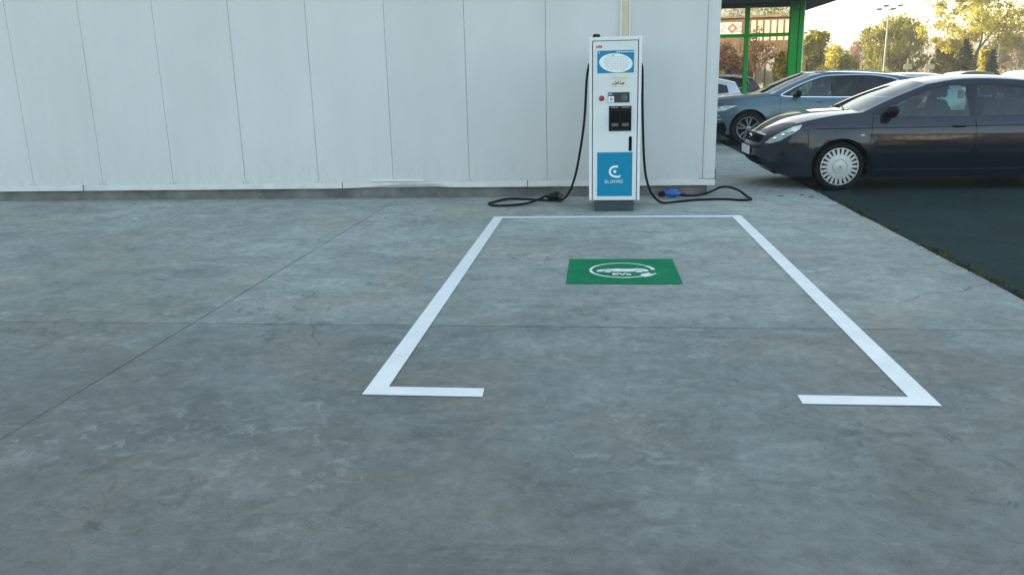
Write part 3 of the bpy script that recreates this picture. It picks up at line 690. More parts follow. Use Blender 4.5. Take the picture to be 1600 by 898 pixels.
def tyre(root, cx, y, sg, wr, rim):
    mb = MB(); fn = lambda a, b, h: (cx+a, y-sg*h, wr+b)
    wt = .205
    mb.lathe([(rim-.004, .012), (rim+.012, .0), (wr-.045, -.008), (wr-.016, .0), (wr-.004, .018), (wr, .04), (wr, wt-.04), (wr-.01, wt), (rim, wt)], 48, fn)
    w_ = mb.build('tyre', M_rub, root, smooth=40)
    return fn
def wheel_c(root, cx, y, sg, wr):
    wroot = bpy.data.objects.new('wheel', None); link(wroot, root)
    rim = .243; fn = tyre(wroot, cx, y, sg, wr, rim)
    mb = MB(); mb.lathe([(rim, .016), (rim-.004, .07), (0.001, .075)], 32, fn); mb.build('rim', mat('steel_rim_black', (.02, .022, .024), .5), wroot, smooth=40)
    mb = MB()
    mb.lathe([(rim-.002, .014), (rim-.006, .004), (.228, .003), (.226, .016)], 66, fn)
    mb.lathe([(.158, .02), (.158, .006), (.150, -.002), (.098, -.006), (.094, .004), (.086, .004), (.082, -.008), (.03, -.014), (.001, -.015)], 44, fn)
    n = 22
    for k in range(n):
        a = 2*math.pi*k/n
        for da0, da1, r0, r1 in ((.062, .092, .155, .229),):
            vs = []
            for r, d in ((r0, .105), (r1, .062)):
                for s in (-1, 1): vs += [fn(r*math.cos(a+s*d), r*math.sin(a+s*d), .004 if r == r0 else .006), fn(r*math.cos(a+s*d), r*math.sin(a+s*d), .02)]
            mb.add(vs, [(0, 2, 6, 4), (1, 5, 7, 3), (0, 4, 5, 1), (2, 3, 7, 6)])
    mb.build('hubcap', M_cap, wroot, smooth=30)
    mb = MB()
    for o_ in (-.012, .006): 
        mb.tube([fn(-.022, o_-.006, -.017), fn(0, o_+.012, -.018), fn(.022, o_-.006, -.017)], .004, 5)
    mb.build('cap_emblem', M_chrome, wroot)
def wheel_v(root, cx, y, sg, wr):
    wroot = bpy.data.objects.new('wheel', None); link(wroot, root)
    rim = .252; fn = tyre(wroot, cx, y, sg, wr, rim)
    mb = MB(); mb.lathe([(rim-.002, .05), (rim-.01, .10), (0.001, .11)], 32, fn); mb.build('rim', M_gap, wroot, smooth=40)
    mb = MB(); mb.lathe([(rim+.001, .006), (rim-.006, .0), (rim-.014, .004), (rim-.018, .03)], 48, fn)
    mb.lathe([(.06, .03), (.055, .012), (.03, .006), (.001, .006)], 24, fn)
    for k in range(5):
        a = 2*math.pi*k/5+.31
        for d0, d1 in ((-.18, -.50), (-.13, -.16), (.13, .16), (.18, .50)):
            vs = []
            for r, d, wd in ((.045, d0, .010), (rim-.012, d1 if abs(d1) < .3 else d1*.62, .006)):
                cxa, cya = r*math.cos(a+d), r*math.sin(a+d); nx_, ny_ = -math.sin(a+d)*wd, math.cos(a+d)*wd
                vs += [fn(cxa-nx_, cya-ny_, .014), fn(cxa+nx_, cya+ny_, .014), fn(cxa-nx_, cya-ny_, .04), fn(cxa+nx_, cya+ny_, .04)]
            mb.add(vs, [(0, 1, 5, 4), (2, 6, 7, 3), (0, 4, 6, 2), (1, 3, 7, 5)])
    mb.build('alloy_spokes', M_alloy, wroot)
def wheel_s(root, cx, y, sg, wr):
    wroot = bpy.data.objects.new('wheel', None); link(wroot, root)
    fn = tyre(wroot, cx, y, sg, wr, .2); mb = MB(); mb.lathe([(.2, .012), (.19, .02), (.05, .01), (.001, .008)], 20, fn); mb.build('rim', M_alloy, wroot)

def paint(name, col, metal=.4, rough=.35, coat=1.0, spec=.5):
    return mat(name, col, rough, metal=metal, coat=coat, spec=spec)
P_navy = paint('paint_navy', (.0011, .0062, .0170), .0, .40, 1.0, .15)
P_blue = paint('paint_steel_blue', (.058, .112, .150), .4, .40, .8, .4)
P_silver = paint('paint_silver', (.45, .48, .50), .5, .35)
P_white = paint('paint_white', (.72, .74, .75), .0, .35)
P_red = paint('paint_red', (.30, .02, .02), .1, .35)

# --- near dark saloon
X0 = 2.10
A = dict(w=1.77, L=4.62, belt=.90, tum=.36, xf=.95, nf=.44, xr=.8, nr=.72, crease=.80, wheels=(1.02, 3.77), wr=.308, ar=.352, paint=P_navy, wheel=wheel_c,
  outline=[
   ('under', [(.20, .27, -.08, 0), (.33, .195, 0, 0), (.6, .185, 0, 0), (2.2, .165, 0, 0), (4.1, .19, 0, 0), (4.48, .27, .02, 0)]),
   ('tail', [(4.48, .27, .02, 0), (4.56, .45, .06, 0), (4.58, .65, .05, 0), (4.56, .85, .04, 0), (4.44, 1.0, .03, .02)]),
   ('rw', [(4.44, 1.0, .03, .02), (4.1, 1.14, .03, .045), (3.75, 1.26, .02, .045)]),
   ('roof', [(3.75, 1.26, .02, .045), (3.3, 1.335, 0, .055), (2.8, 1.372, 0, .052), (2.42, 1.366, -.03, .042), (2.08, 1.315, -.06, .045)]),
   ('ws', [(2.08, 1.315, -.06, .045), (1.68, 1.165, -.10, .04), (1.27, .985, -.10, .035)]),
   ('hood', [(1.27, .985, -.10, .035), (.98, .962, -.06, .04), (.72, .92, -.05, .05), (.50, .862, -.04, .055), (.33, .785, -.03, .06), (.22, .71, -.07, .05)]),
   ('nose', [(.22, .71, -.07, .05), (.15, .65, -.10, .02), (.11, .58, -.11, 0), (.10, .50, -.11, 0), (.12, .37, -.11, 0), (.20, .27, -.08, 0)])],
  regions=[('w1', [(1.50, .955), (1.8, .925), (2.57, .915), (2.535, 1.292), (2.32, 1.292), (2.05, 1.235), (1.80, 1.135)]),
           ('w2', [(2.70, .915), (3.46, .93), (3.50, 1.17), (3.25, 1.24), (2.95, 1.285), (2.675, 1.292)]),
           ('w3', [(3.53, .935), (3.98, 1.02), (3.80, 1.10), (3.56, 1.165)]),
           ('dlo', [(1.36, .975), (1.50, .935), (1.9, .90), (3.5, .905), (4.08, 1.01), (3.85, 1.12), (3.5, 1.225), (3.2, 1.28), (2.9, 1.318), (2.35, 1.318), (2.04, 1.25), (1.72, 1.12)]),
           ('hl', [(.125, .60), (.18, .595), (.30, .64), (.51, .79), (.535, .845), (.44, .82), (.31, .755), (.19, .67)]),
           ('tl', [(4.25, .78), (4.52, .78), (4.48, .95), (4.3, .96)])],
  keys=dict(w1=('door_window', G_car, -.002), w2=('door_window', G_car, -.002), w3=('quarter_window', G_tint, -.002), dlo=('window_frame', mat('frame_black', (.006, .009, .013), .25), .001),
            hl=('headlight', M_lamp, .004), tl=('tail_light', mat('lamp_red', (.3, .01, .01), .2, coat=1), .004)),
  seams=[[(1.41, .96), (1.385, .8), (1.37, .6), (1.40, .33), (1.46, .24)], [(2.63, .90), (2.64, .7), (2.62, .4), (2.60, .22)], [(3.50, .90), (3.50, .75), (3.42, .55), (3.38, .25)], [(.60, .78), (.62, .5), (.60, .40)], [(.15, .575), (.3, .585), (.52, .60), (.64, .60)]],
  trim=[('rubbing_strip', [[(1.44, .505), (2.58, .50)], [(2.68, .50), (3.36, .50)]], .05, mat('strip_navy', (.006, .010, .016), .5, spec=.25), .012),
        ('body_crease', [[(.70, .79), (1.38, .792), (2.6, .80), (3.6, .81), (4.2, .82)]], .006, M_gap, .0015),
        ('sill_line', [[(1.42, .27), (2.5, .265), (3.35, .27)]], .012, mat('sill_dark', (.01, .012, .015), .5), .003)],
  handles=[(2.43, .805), (3.32, .815)], mirror=(1.60, 1.005), seats=(1.72, 2.62), dash=1.52)
nearcar = make_car('parked_car', (X0, 11.70, 0), A, 0, 'dark navy saloon with silver slotted hubcaps parked on the asphalt at the right edge')
nearcar_cap = nearcar
YA = A['Y']
def chrome_chevrons(root, Yf):
    # grille and badge on the nose, number plate
    sk = A['skin']
    # find outline indices of the nose by height
    idx = [i for i in range(400) if False]
def patch(root, name, m, S, x0z, tz, t0, t1, off, n=10):
    """surface patch on the nose between two heights, across t0..t1"""
    rows = []
    pts = []
    import itertools
    N = 0
    out = []
    for kd, P in S['outline']:
        sp = spline([(a, b, 0) for a, b, c, d in P], 24); sc = spline([(c, d, 0) for a, b, c, d in P], 24)
        if kd in ('nose', 'hood'): out += [(sp[i].x, sp[i].y, sc[i].x, sc[i].y) for i in range(len(sp)-1)]
    out = [p for p in out if x0z <= p[1] <= tz and p[0] < .5]
    g = MB(); vs = []
    for a, b, c, d in out:
        yh = S['Y'](a, b)
        for k in range(n+1):
            t = t0+(t1-t0)*k/n; kk = 1-abs(t)**3.2; vs.append((a+c*kk-off, yh*t, b+d*kk+off*.3))
    m_ = n+1; g.add(vs, [(i*m_+k, i*m_+k+1, (i+1)*m_+k+1, (i+1)*m_+k) for i in range(len(out)-1) for k in range(n)])
    return g.build(name, m, root, smooth=60)
patch(nearcar, 'grille', M_gap, A, .60, .675, -.85, .85, .006)
patch(nearcar, 'grille_bar', M_chrome, A, .676, .692, -.85, .85, .010)
patch(nearcar, 'bumper_strip', mat('strip_navy', (.006, .010, .016), .5, spec=.25), A, .525, .56, -1, 1, .010)
patch(nearcar, 'lower_intake', M_gap, A, .30, .42, -.85, .85, .006)
g = MB()
for dz in (0, .045): g.tube([(.055, -.12, .60+dz), (.03, 0, .645+dz), (.055, .12, .60+dz)], .011, 6)
g.build('double_chevron_emblem', M_chrome, nearcar)
g = MB(); g.rbox(-.030, -.016, -.26, .26, .43, .54, .01, 3, 'x'); npl = g.build('number_plate', M_white, nearcar)
# lamp reflectors inside the near headlamps, indicator, red card on the passenger window
for sg in (-1, 1):
    for (x, z, r) in ((.24, .66, .033), (.33, .71, .03), (.42, .765, .022)): g = MB(); g.ell((x, sg*(YA(x, z)+.004), z), (r, .006, r*.8), 14, 6); g.build('lamp_reflector', M_chrome, nearcar, smooth=60)
    g = MB(); g.ell((1.27, sg*(YA(1.27, .71)+.003), .705), (.028, .006, .010), 12, 6); g.build('side_indicator', mat('indicator_clear', (.6, .55, .45), .2), nearcar)
card = MB(); card.add([(1.99, -.62, 1.02), (2.07, -.62, 1.02), (2.15, -.60, 1.22), (2.08, -.60, 1.23)], [(0, 1, 2, 3)]); card.build('red_window_card', mat('card_red', (.75, .10, .06), .5), nearcar)
card = MB(); card.add([(2.04, -.625, 1.09), (2.08, -.625, 1.09), (2.105, -.62, 1.15), (2.07, -.62, 1.16)], [(0, 1, 2, 3)]); card.build('card_mark', M_white, nearcar)
g = MB()
for sy, dx in ((-.42, 0), (.2, .05)): g.tube([(1.14+dx, sy, 1.02), (1.20+dx, sy+.3, 1.045), (1.24+dx, sy+.55, 1.05)], .007, 5)
g.build('wiper', M_black, nearcar)

# --- blue estate behind
B = dict(w=1.90, L=4.69, belt=.99, tum=.30, xf=.9, nf=.62, xr=.7, nr=.82, crease=.86, wheels=(.93, 3.79), wr=.36, ar=.405, paint=P_blue, wheel=wheel_v, rglass=G_tint,
  outline=[
   ('under', [(.10, .30, -.03, 0), (.26, .24, 0, 0), (.6, .24, 0, 0), (2.2, .22, 0, 0), (4.1, .24, 0, 0), (4.52, .33, .02, 0)]),
   ('tail', [(4.52, .33, .02, 0), (4.60, .5, .05, 0), (4.60, .75, .05, 0), (4.55, .95, .05, 0)]),
   ('rw', [(4.55, .95, .05, 0), (4.42, 1.13, .06, .01), (4.26, 1.31, .06, .02)]),
   ('roof', [(4.26, 1.31, .06, .02), (4.22, 1.365, .06, .025), (4.0, 1.405, .02, .03), (3.5, 1.462, 0, .035), (2.95, 1.492, 0, .035), (2.5, 1.485, -.05, .035), (2.24, 1.44, -.12, .05)]),
   ('ws', [(2.24, 1.44, -.12, .05), (1.85, 1.285, -.16, .04), (1.42, 1.085, -.2, .02)]),
   ('hood', [(1.42, 1.085, -.2, .02), (1.1, 1.06, -.1, .03), (.7, 1.03, -.04, .04), (.35, .985, -.03, .04), (.14, .93, -.04, .03)]),
   ('nose', [(.14, .93, -.04, .03), (.05, .86, -.07, 0), (.02, .70, -.08, 0), (.02, .50, -.07, 0), (.06, .38, -.05, 0), (.10, .30, -.03, 0)])],
  regions=[('w1', [(1.73, 1.045), (2.62, 1.015), (2.62, 1.405), (2.42, 1.39), (2.1, 1.28)]),
           ('w2', [(2.72, 1.012), (3.55, 1.0), (3.52, 1.395), (3.1, 1.415), (2.72, 1.408)]),
           ('w3', [(3.60, 1.0), (3.88, 1.0), (4.02, 1.17), (3.90, 1.30), (3.57, 1.385)]),
           ('dlo', [(1.58, 1.055), (1.75, 1.025), (2.6, .997), (3.9, .98), (4.08, 1.18), (3.95, 1.33), (3.5, 1.42), (3.0, 1.435), (2.55, 1.428), (2.3, 1.375), (1.95, 1.245)]),
           ('hl', [(.09, .73), (.30, .725), (.46, .745), (.66, .855), (.40, .85), (.16, .82), (.07, .77)]),
           ('arch', [(.10, .34), (.14, .45), (.42, .50), (.47, .36), (.45, .24), (.26, .25)]),
           ('clad', [(1.25, .22), (1.25, .32), (3.35, .32), (3.35, .22)]),
           ('tl', [(4.30, .82), (4.55, .80), (4.50, 1.05), (4.36, 1.05)])],
  keys=dict(w1=('door_window', G_car, -.002), w2=('door_window', G_tint, -.002), w3=('quarter_window', G_tint, -.002), dlo=('window_frame', mat('frame_black', (.006, .009, .013), .25), .001),
            hl=('headlight', M_lamp, .004), tl=('tail_light', MATS['lamp_red'], .004), arch=('bumper_intake', M_gap, .002), clad=('sill_cladding', M_black, .004)),
  seams=[[(1.60, 1.04), (1.56, .85), (1.56, .6), (1.50, .34)], [(2.67, 1.0), (2.68, .7), (2.66, .33)], [(3.58, .98), (3.58, .8), (3.42, .6), (3.36, .33)], [(.5, .94), (.9, 1.0), (1.4, 1.04), (1.6, 1.045)]],
  trim=[('chrome_window_line', [[(1.58, 1.05), (1.75, 1.02), (2.6, .992), (3.3, .982), (3.9, .975)], [(1.58, 1.06), (1.95, 1.25), (2.3, 1.38), (2.55, 1.434), (3.0, 1.442), (3.5, 1.426), (3.95, 1.336), (4.09, 1.18)]], .017, M_chrome, .006),
        ('lamp_strip', [[(.14, .75), (.30, .765), (.46, .79)]], .02, M_white, .010),
        ('bumper_trim', [[(.13, .58), (.25, .56), (.36, .565)], [(.13, .66), (.24, .645), (.32, .645)]], .014, M_chrome, .006)],
  handles=[(2.40, .90), (3.33, .905)], mirror=(1.92, 1.09), mirrorm=M_black, seats=(2.0, 2.95), dash=1.80)
bluecar = make_car('parked_car', (2.34, 19.10, 0), B, 0, 'steel blue car with chrome window line and spoked alloy wheels, behind the navy saloon')
YB = B['Y']
for sg in (-1, 1):
    g = MB(); g.tube([(2.3, sg*.70, 1.505), (2.6, sg*.70, 1.532), (3.4, sg*.70, 1.518), (3.9, sg*.69, 1.47)], .012, 6); g.build('roof_rail', M_chrome, bluecar)
    for (x, z, r) in ((.25, .785, .022), (.36, .80, .025)): g = MB(); g.ell((x, sg*(YB(x, z)+.008), z), (r, .006, r), 12, 6); g.build('lamp_reflector', M_chrome, bluecar)

# --- simple further cars
def simple(paint_, hatch=True, **k):
    d = dict(w=1.75, L=4.2, belt=.92, tum=.3, xf=.8, nf=.6, xr=.6, nr=.8, crease=.8, wheels=(.85, 3.42), wr=.31, ar=.35, paint=paint_, wheel=wheel_s, detail=0, rglass=G_tint,
      outline=[('under', [(.1, .26, -.03, 0), (.5, .2, 0, 0), (3.8, .2, 0, 0), (4.1, .3, .03, 0)]), ('tail', [(4.1, .3, .03, 0), (4.15, .6, .05, 0), (4.08, .95, .05, 0)]),
       ('rw', [(4.08, .95, .05, 0), (3.9, 1.28, .03, .03)]), ('roof', [(3.9, 1.28, .03, .03), (3.4, 1.38, 0, .05), (2.6, 1.415, 0, .05), (2.0, 1.37, -.08, .06)]),
       ('ws', [(2.0, 1.37, -.08, .06), (1.15, .98, -.15, .03)]), ('hood', [(1.15, .98, -.15, .03), (.6, .92, -.03, .04), (.15, .78, -.04, .03)]), ('nose', [(.15, .78, -.04, .03), (.03, .55, -.06, 0), (.1, .26, -.03, 0)])],
      regions=[('w1', [(1.4, .96), (2.3, .94), (2.3, 1.32), (2.0, 1.3)]), ('w2', [(2.38, .94), (3.15, .95), (3.15, 1.32), (2.38, 1.33)]), ('w3', [(3.22, .95), (3.7, 1.0), (3.65, 1.2), (3.22, 1.31)]),
               ('hl', [(.12, .64), (.4, .68), (.42, .78), (.16, .75)]), ('tl', [(3.9, .75), (4.1, .75), (4.06, .97), (3.92, .97)])],
      keys=dict(w1=('door_window', G_car, 0), w2=('door_window', G_car, 0), w3=('quarter_window', G_tint, 0), hl=('headlight', M_lamp, .003), tl=('tail_light', MATS['lamp_red'], .003)), seats=(1.6, 2.4), dash=1.4, mirror=(1.6, .97))
    d.update(k); return d
def copy_tree(o, parent=None):
    c = o.copy(); COL.objects.link(c); c.parent = parent
    for ch_ in list(o.children): copy_tree(ch_, c)
    return c
s1 = make_car('parked_car', (.15, 25.6, 0), simple(P_silver), 0, 'small silver car half hidden behind the warehouse corner')
s2 = make_car('parked_car', (5.75, 24.2, 0), simple(P_silver), 0, 'pale car seen as a roof between the blue car and the navy saloon')
s3 = copy_tree(s1); s3.location = (15.5, 34, -.012); s3.rotation_euler.z = R(90); s3['label'] = 'silver car far behind the navy saloon, near the spruces'; 
s4 = copy_tree(s2); s4.location = (18.2, 34.4, -.012); s4.rotation_euler.z = R(90); s4['label'] = 'pale car far behind the navy saloon at the right edge of the photo'
s5 = make_car('parked_car', (13.0, 34.2, 0), simple(P_red), R(90), 'red car far behind the pale car, roof just showing')

# ------------------------------------------------------------------ green framed shop
SY = 28.0; so_ = (5.2, SY, 0)
sh = empty('glass_shop', so_); tag(sh, 'shop with green window frames and reflecting glass under a dark canopy', 'building')
xR = 6.58; ang = .0
G_shop = bpy.data.materials.new('shop_glass'); G_shop.use_nodes = True; n = G_shop.node_tree; n.nodes.clear()
o_ = n.nodes.new('ShaderNodeOutputMaterial'); a_ = n.nodes.new('ShaderNodeBsdfTransparent'); a_.inputs[0].default_value = (.10, .12, .11, 1); b_ = n.nodes.new('ShaderNodeBsdfGlossy'); b_.inputs['Roughness'].default_value = .012; b_.inputs[0].default_value = (.62, .60, .55, 1)
fr = n.nodes.new('ShaderNodeMixShader'); fr.inputs[0].default_value = .72; n.links.new(a_.outputs[0], fr.inputs[1]); n.links.new(b_.outputs[0], fr.inputs[2]); n.links.new(fr.outputs[0], o_.inputs[0])
xm = [-1.2, .4, 2.0, 3.42, 4.83, 6.30]
zt_ = 3.60
for x in xm[:-1]: g = MBo(so_); g.box(x-.065, x+.065, SY-.08, SY+.10, 0, zt_); g.build('mullion', M_green, sh, bevel=.006)
for i in range(len(xm)-1):
    for z in (2.66, .04):
        g = MBo(so_); g.box(xm[i]+.066, xm[i+1]-.066 if i < len(xm)-2 else 6.16, SY-.06, SY+.08, z, z+.11); g.build('transom', M_green, sh, bevel=.004)
g = MBo(so_); g.box(-1.3, 6.158, SY-.07, SY+.10, zt_+.002, 3.70); g.build('top_beam', M_beam, sh)
g = MBo(so_); g.box(6.16, xR, SY-.10, SY+.30, 0, 3.70); g.build('corner_column', M_green, sh, bevel=.01)
g = MBo(so_); g.box(6.162+.26, 6.162+.28, SY-.108, SY-.1005, .02, 3.69); g.build('column_groove', M_gap, sh)
g = MBo(so_); g.box(xR+.001, xR+.03, SY-.09, SY-.04, 0, 3.69); g.build('column_edge_highlight', M_trayw, sh)  # pale strip stands in for the highlight along the column's edge
for i in range(len(xm)-1):
    for z0, z1 in ((.152, 2.658), (2.772, zt_)):
        g = MBo(so_); x0, x1 = xm[i]+.066, (xm[i+1]-.066 if i < len(xm)-2 else 6.158); g.box(x0, x1, SY, SY+.012, z0, z1); g.build('window_pane', G_shop, sh)
g = MBo(so_); g.box(-1.3, xR+1.02, SY-2.0, 48, 3.705, 3.72); g.build('canopy_soffit', M_soff, sh)
g = MBo(so_); g.box(-1.3, xR+1.03, SY-2.02, 48.02, 3.722, 4.6); g.build('roof', M_beam, sh)
g = MBo(so_); g.box(xR-.25, xR-.05, SY+.31, 47, 0, 3.70); g.box(-1.3, xR-.26, SY+9, SY+9.2, 0, 3.7); g.build('wall', mat('shop_wall', (.16, .17, .165), .7), sh)
g = MBo(so_); g.box(-1.3, xR-.3, SY+.12, SY+9, .02, .05); g.build('shop_floor', mat('shop_tile', (.25, .23, .2), .4), sh)

# what the shop glass mirrors: a timber clad building and trees on the far side of the car park, behind the camera
tb = empty('timber_building', (14, -25, 0)); tag(tb, 'timber clad building with tall pale windows mirrored in the shop glass', 'building')
M_timb = mat('timber_cladding', (.17, .125, .08), .8, var=.35, vscale=2.2, bump=.4, bscale=8)
M_tdark = mat('timber_grey', (.24, .19, .13), .8, var=.4, vscale=3)
M_pale = mat('pale_render', (.72, .68, .55), .7)
TO = (14, -25, 0)
g = MBo(TO); g.box(2, 26, -33, -25, 0, 6.6)
for k in range(70): x = 2.1+k*.34; g.box(x, x+.05, -24.998, -24.96, 0, 4.5, 1)
g.build('wall', [M_timb, M_tdark], tb)
g = MBo(TO); g.box(1.6, 26.4, -33.4, -24.6, 6.65, 6.85); g.build('roof', M_tdark, tb)
for k in range(11):
    x = 14.35+k*.62
    g = MBo(TO); g.box(x, x+.42, -24.995, -24.93, 4.6, 6.4); g.build('window', M_pale, tb)
for x in (15.0, 15.9):
    g = MBo(TO); g.box(x, x+.72, -24.995, -24.93, .2, 4.0); g.build('door', mat('door_grey', (.45, .47, .43), .6), tb)
g = MBo(TO); g.box(10.4, 13.45, -24.995, -24.9, 5.2, 6.28); sgn = g.build('shop_sign', M_white, tb)
g = MBo(TO)
c0 = (12.62, 5.76)
for k in range(4):
    a0, a1 = R(90*k), R(90*k+90); ro, ri = .50, .22
    g.add([(c0[0]+ro*math.cos(a0), -24.89, c0[1]+ro*math.sin(a0)), (c0[0]+ro*math.cos(a1), -24.89, c0[1]+ro*math.sin(a1)), (c0[0]+ri*math.cos(a1), -24.89, c0[1]+ri*math.sin(a1)), (c0[0]+ri*math.cos(a0), -24.89, c0[1]+ri*math.sin(a0))], [(0, 1, 2, 3)])
g.build('diamond_emblem', mat('emblem_red', (.50, .09, .06), .5), sgn)
text_part('lettering', 'S', 1.0, M_ink, sgn, (-2.22, .11, 5.4), (R(90), 0, R(180)), .005, 1, 'CENTER', .03)
text_part('lettering', 'S', 1.0, M_ink, sgn, (-.80, .11, 5.4), (R(90), 0, R(180)), .005, 1, 'CENTER', .03)

# ------------------------------------------------------------------ trees
def leafcloud(g, centres, n, size, rnd, droop=0, flat=.5):
    for (c, r) in centres:
        k = n
        for _ in range(k):
            while True:
                d = Vector((rnd.uniform(-1, 1), rnd.uniform(-1, 1), rnd.uniform(-1, 1)))
                if .02 < d.length < 1: break
            d = d*(d.length**-.35)
            p = Vector(c)+Vector((d.x*r, d.y*r, d.z*r*(.8+droop)))
            if droop: p.z -= droop*r*abs(rnd.gauss(0, .5))
            s = size*rnd.uniform(.6, 1.4)
            a = Vector((rnd.uniform(-1, 1), rnd.uniform(-1, 1), rnd.uniform(-1, 1)*(1+droop))).normalized(); b = a.cross(Vector((rnd.uniform(-1, 1), rnd.uniform(-1, 1), rnd.uniform(-1, 1)))).normalized()
            if droop: a = (a*.4+Vector((0, 0, -1))).normalized(); 
            g.add([p-a*s*.5, p+b*s*.28, p+a*s*.5, p-b*s*.28], [(0, 1, 2, 3)])
def grow(p, d, L, r, depth, rnd, segs, tips, spread=.75, up=.25):
    n = 4; pts = [p]; rs = [r]; q = p.copy(); dd = d.copy()
    for i in range(n):
        dd = (dd+Vector((rnd.gauss(0, .13), rnd.gauss(0, .13), rnd.gauss(0, .08)+up*.15))).normalized(); q = q+dd*L/n; pts.append(q.copy()); rs.append(r*(1-.45*(i+1)/n))
    segs.append((pts, rs))
    if depth == 0: tips.append((q, L)); return
    k = rnd.choice((2, 3, 3)) if depth > 1 else 3
    for i in range(k):
        a = rnd.uniform(0, 6.283); side = dd.orthogonal().normalized(); side.rotate(Matrix.Rotation(a, 3, dd))
        grow(q if i < k-1 else pts[2], (dd*.8+side*spread*rnd.uniform(.6, 1.2)+Vector((0, 0, up))).normalized(), L*rnd.uniform(.62, .85), rs[-1]*.72, depth-1, rnd, segs, tips, spread, up)
def tree(name, loc, H, crown_w, leafm, label, seed, leaf=.19, dens=60, trunk=.3, depth=4, droop=0, cr=.10, fill=40, cz=.62, ch=.36, gap=-.18, cat='tree', group=None, spread=.75, barkm=None, twigs=False):
    rnd = random.Random(seed); root = empty(name, loc); tag(root, label, cat, group)
    segs = []; tips = []
    grow(Vector((0, 0, 0)), Vector((rnd.uniform(-.05, .05), 0, 1)), H*trunk, H*.026, depth, rnd, segs, tips, spread)
    # rescale to the wanted size
    zs = max(t[0].z for t in tips); xs_ = max(abs(t[0].x) for t in tips)
    sx = (crown_w/2-cr*H*.6)/xs_; sz_ = (H-cr*H*.6)/zs
    def sc(v): k = min(1, v.z/(H*trunk*.8)) if v.z > 0 else 0; return Vector((v.x*(1+(sx-1)*k), v.y*(1+(sx-1)*k), v.z*sz_))
    g = MB()
    for pts, rs in segs: g.tube([sc(p) for p in pts], rs, 6 if rs[0] > .05 else 4, False)
    g.build('trunk', barkm or M_bark, root, smooth=60)
    g = MB(); cs = [(sc(t[0]), cr*H*rnd.uniform(.6, 1.25)) for t in tips]
    # clumps on the outer twigs, spread over the crown's volume
    while fill > 0:
        d = Vector((rnd.uniform(-1, 1), rnd.uniform(-1, 1), rnd.uniform(-1, 1)))
        if .35 < d.length < 1 and noise.noise(d*2.1+Vector((seed, 0, 0))) > gap:
            cs.append((Vector((d.x*(crown_w/2-cr*H*.5), d.y*(crown_w/2-cr*H*.5), H*cz+d.z*(H*ch))), cr*H*rnd.uniform(.45, 1.1))); fill -= 1
    leafcloud(g, cs, dens, leaf, rnd, droop)
    g.build('crown', leafm, root, recalc=False)
    return root
Lf_yel = leaf_mat('leaf_yellow', (.30, .26, .035), (.48, .42, .05), (.68, .62, .14), .9)
Lf_gry = leaf_mat('leaf_yellowgreen', (.12, .13, .02), (.26, .25, .04), (.46, .40, .07), .9)
Lf_wil = leaf_mat('leaf_willow', (.10, .12, .025), (.22, .22, .04), (.40, .36, .07), .8)
Lf_red = leaf_mat('leaf_redbrown', (.13, .07, .045), (.22, .13, .08), (.33, .22, .13), 1.2)
Lf_pine = leaf_mat('leaf_spruce', (.012, .025, .014), (.025, .045, .022), (.05, .07, .03), 1.5)
Lf_grey = leaf_mat('leaf_greybrown', (.16, .13, .08), (.26, .21, .13), (.38, .32, .2), .8)
DY = 70.0
def at(pxx, Y):   # world x of a picture column near the horizon at depth Y (linear fit of the solved camera)
    return Y*((pxx-934.0)/1263.1*1.032-.004)
def X70(pxx): return 16.7+(pxx-1260)*(33.4-16.7)/340
def ht(py, pxx, Y): hy = 116.4-(pxx-1260)*.0229; return 1.458+(hy-py)/1263.1*.884*Y
TR = [ # name, px, top y, depth, width px, leaf, label, kwargs
 ('broadleaf_tree', 1268, 46, 60, 50, Lf_gry, 'slim green tree directly beside the green shop column', dict(seed=1, dens=60, cz=.6, ch=.36, fill=60, cr=.12)),
 ('shrub', 1300, 72, 66, 62, Lf_yel, 'bright yellow bushy shrub between the slim green tree and the reddish tree', dict(seed=2, dens=60, trunk=.12, fill=60, cz=.5, ch=.42, cr=.14)),
 ('shrub', 1328, 80, 64, 46, Lf_gry, 'low yellow green bush in front of the reddish tree', dict(seed=12, dens=60, trunk=.12, fill=40, cz=.5, ch=.42, cr=.16)),
 ('bare_tree', 1352, 56, 74, 66, Lf_red, 'reddish brown half bare tree left of the round green tree', dict(seed=3, dens=30, leaf=.13, fill=70, cz=.6)),
 ('broadleaf_tree', 1403, 23, 68, 108, Lf_wil, 'round yellow green tree behind the tall lamp post', dict(seed=4, dens=90, droop=.35, trunk=.16, cr=.11, fill=110, cz=.54, ch=.42)),
 ('bare_tree', 1464, 60, 78, 44, Lf_grey, 'thin grey leafless tree between the two biggest trees', dict(seed=5, dens=10, leaf=.1, fill=30)),
 ('poplar_tree', 1522, -44, 62, 190, Lf_yel, 'tall golden autumn tree with a forked trunk, the biggest tree', dict(seed=6, dens=75, trunk=.34, spread=.7, cr=.07, fill=150, cz=.64, ch=.36, leaf=.17, gap=.06)),
 ('shrub', 1490, 62, 66, 70, Lf_gry, 'pale green bush below the left side of the golden tree', dict(seed=7, dens=70, trunk=.15, fill=70, cz=.5, ch=.42, cr=.13)),
 ('broadleaf_tree', 1592, 46, 76, 84, Lf_grey, 'grey brown leafy tree at the right edge of the photo', dict(seed=8, dens=60, fill=70)),
 ('shrub', 1546, 78, 58, 20, Lf_yel, 'small round yellow shrub between the two dark spruces', dict(seed=9, dens=90, trunk=.15, fill=20, cz=.5, ch=.4, cr=.14)),
]
for nm, pxx, ty, Yd, wpx, lf, lab, kw in TR:
    x = X70(pxx)*Yd/70; H = ht(ty, pxx, Yd); wm = wpx*7.02e-4*Yd
    tree(nm, (x, Yd, .0), H, wm, lf, lab, cat='shrub' if nm == 'shrub' else 'tree', **kw)
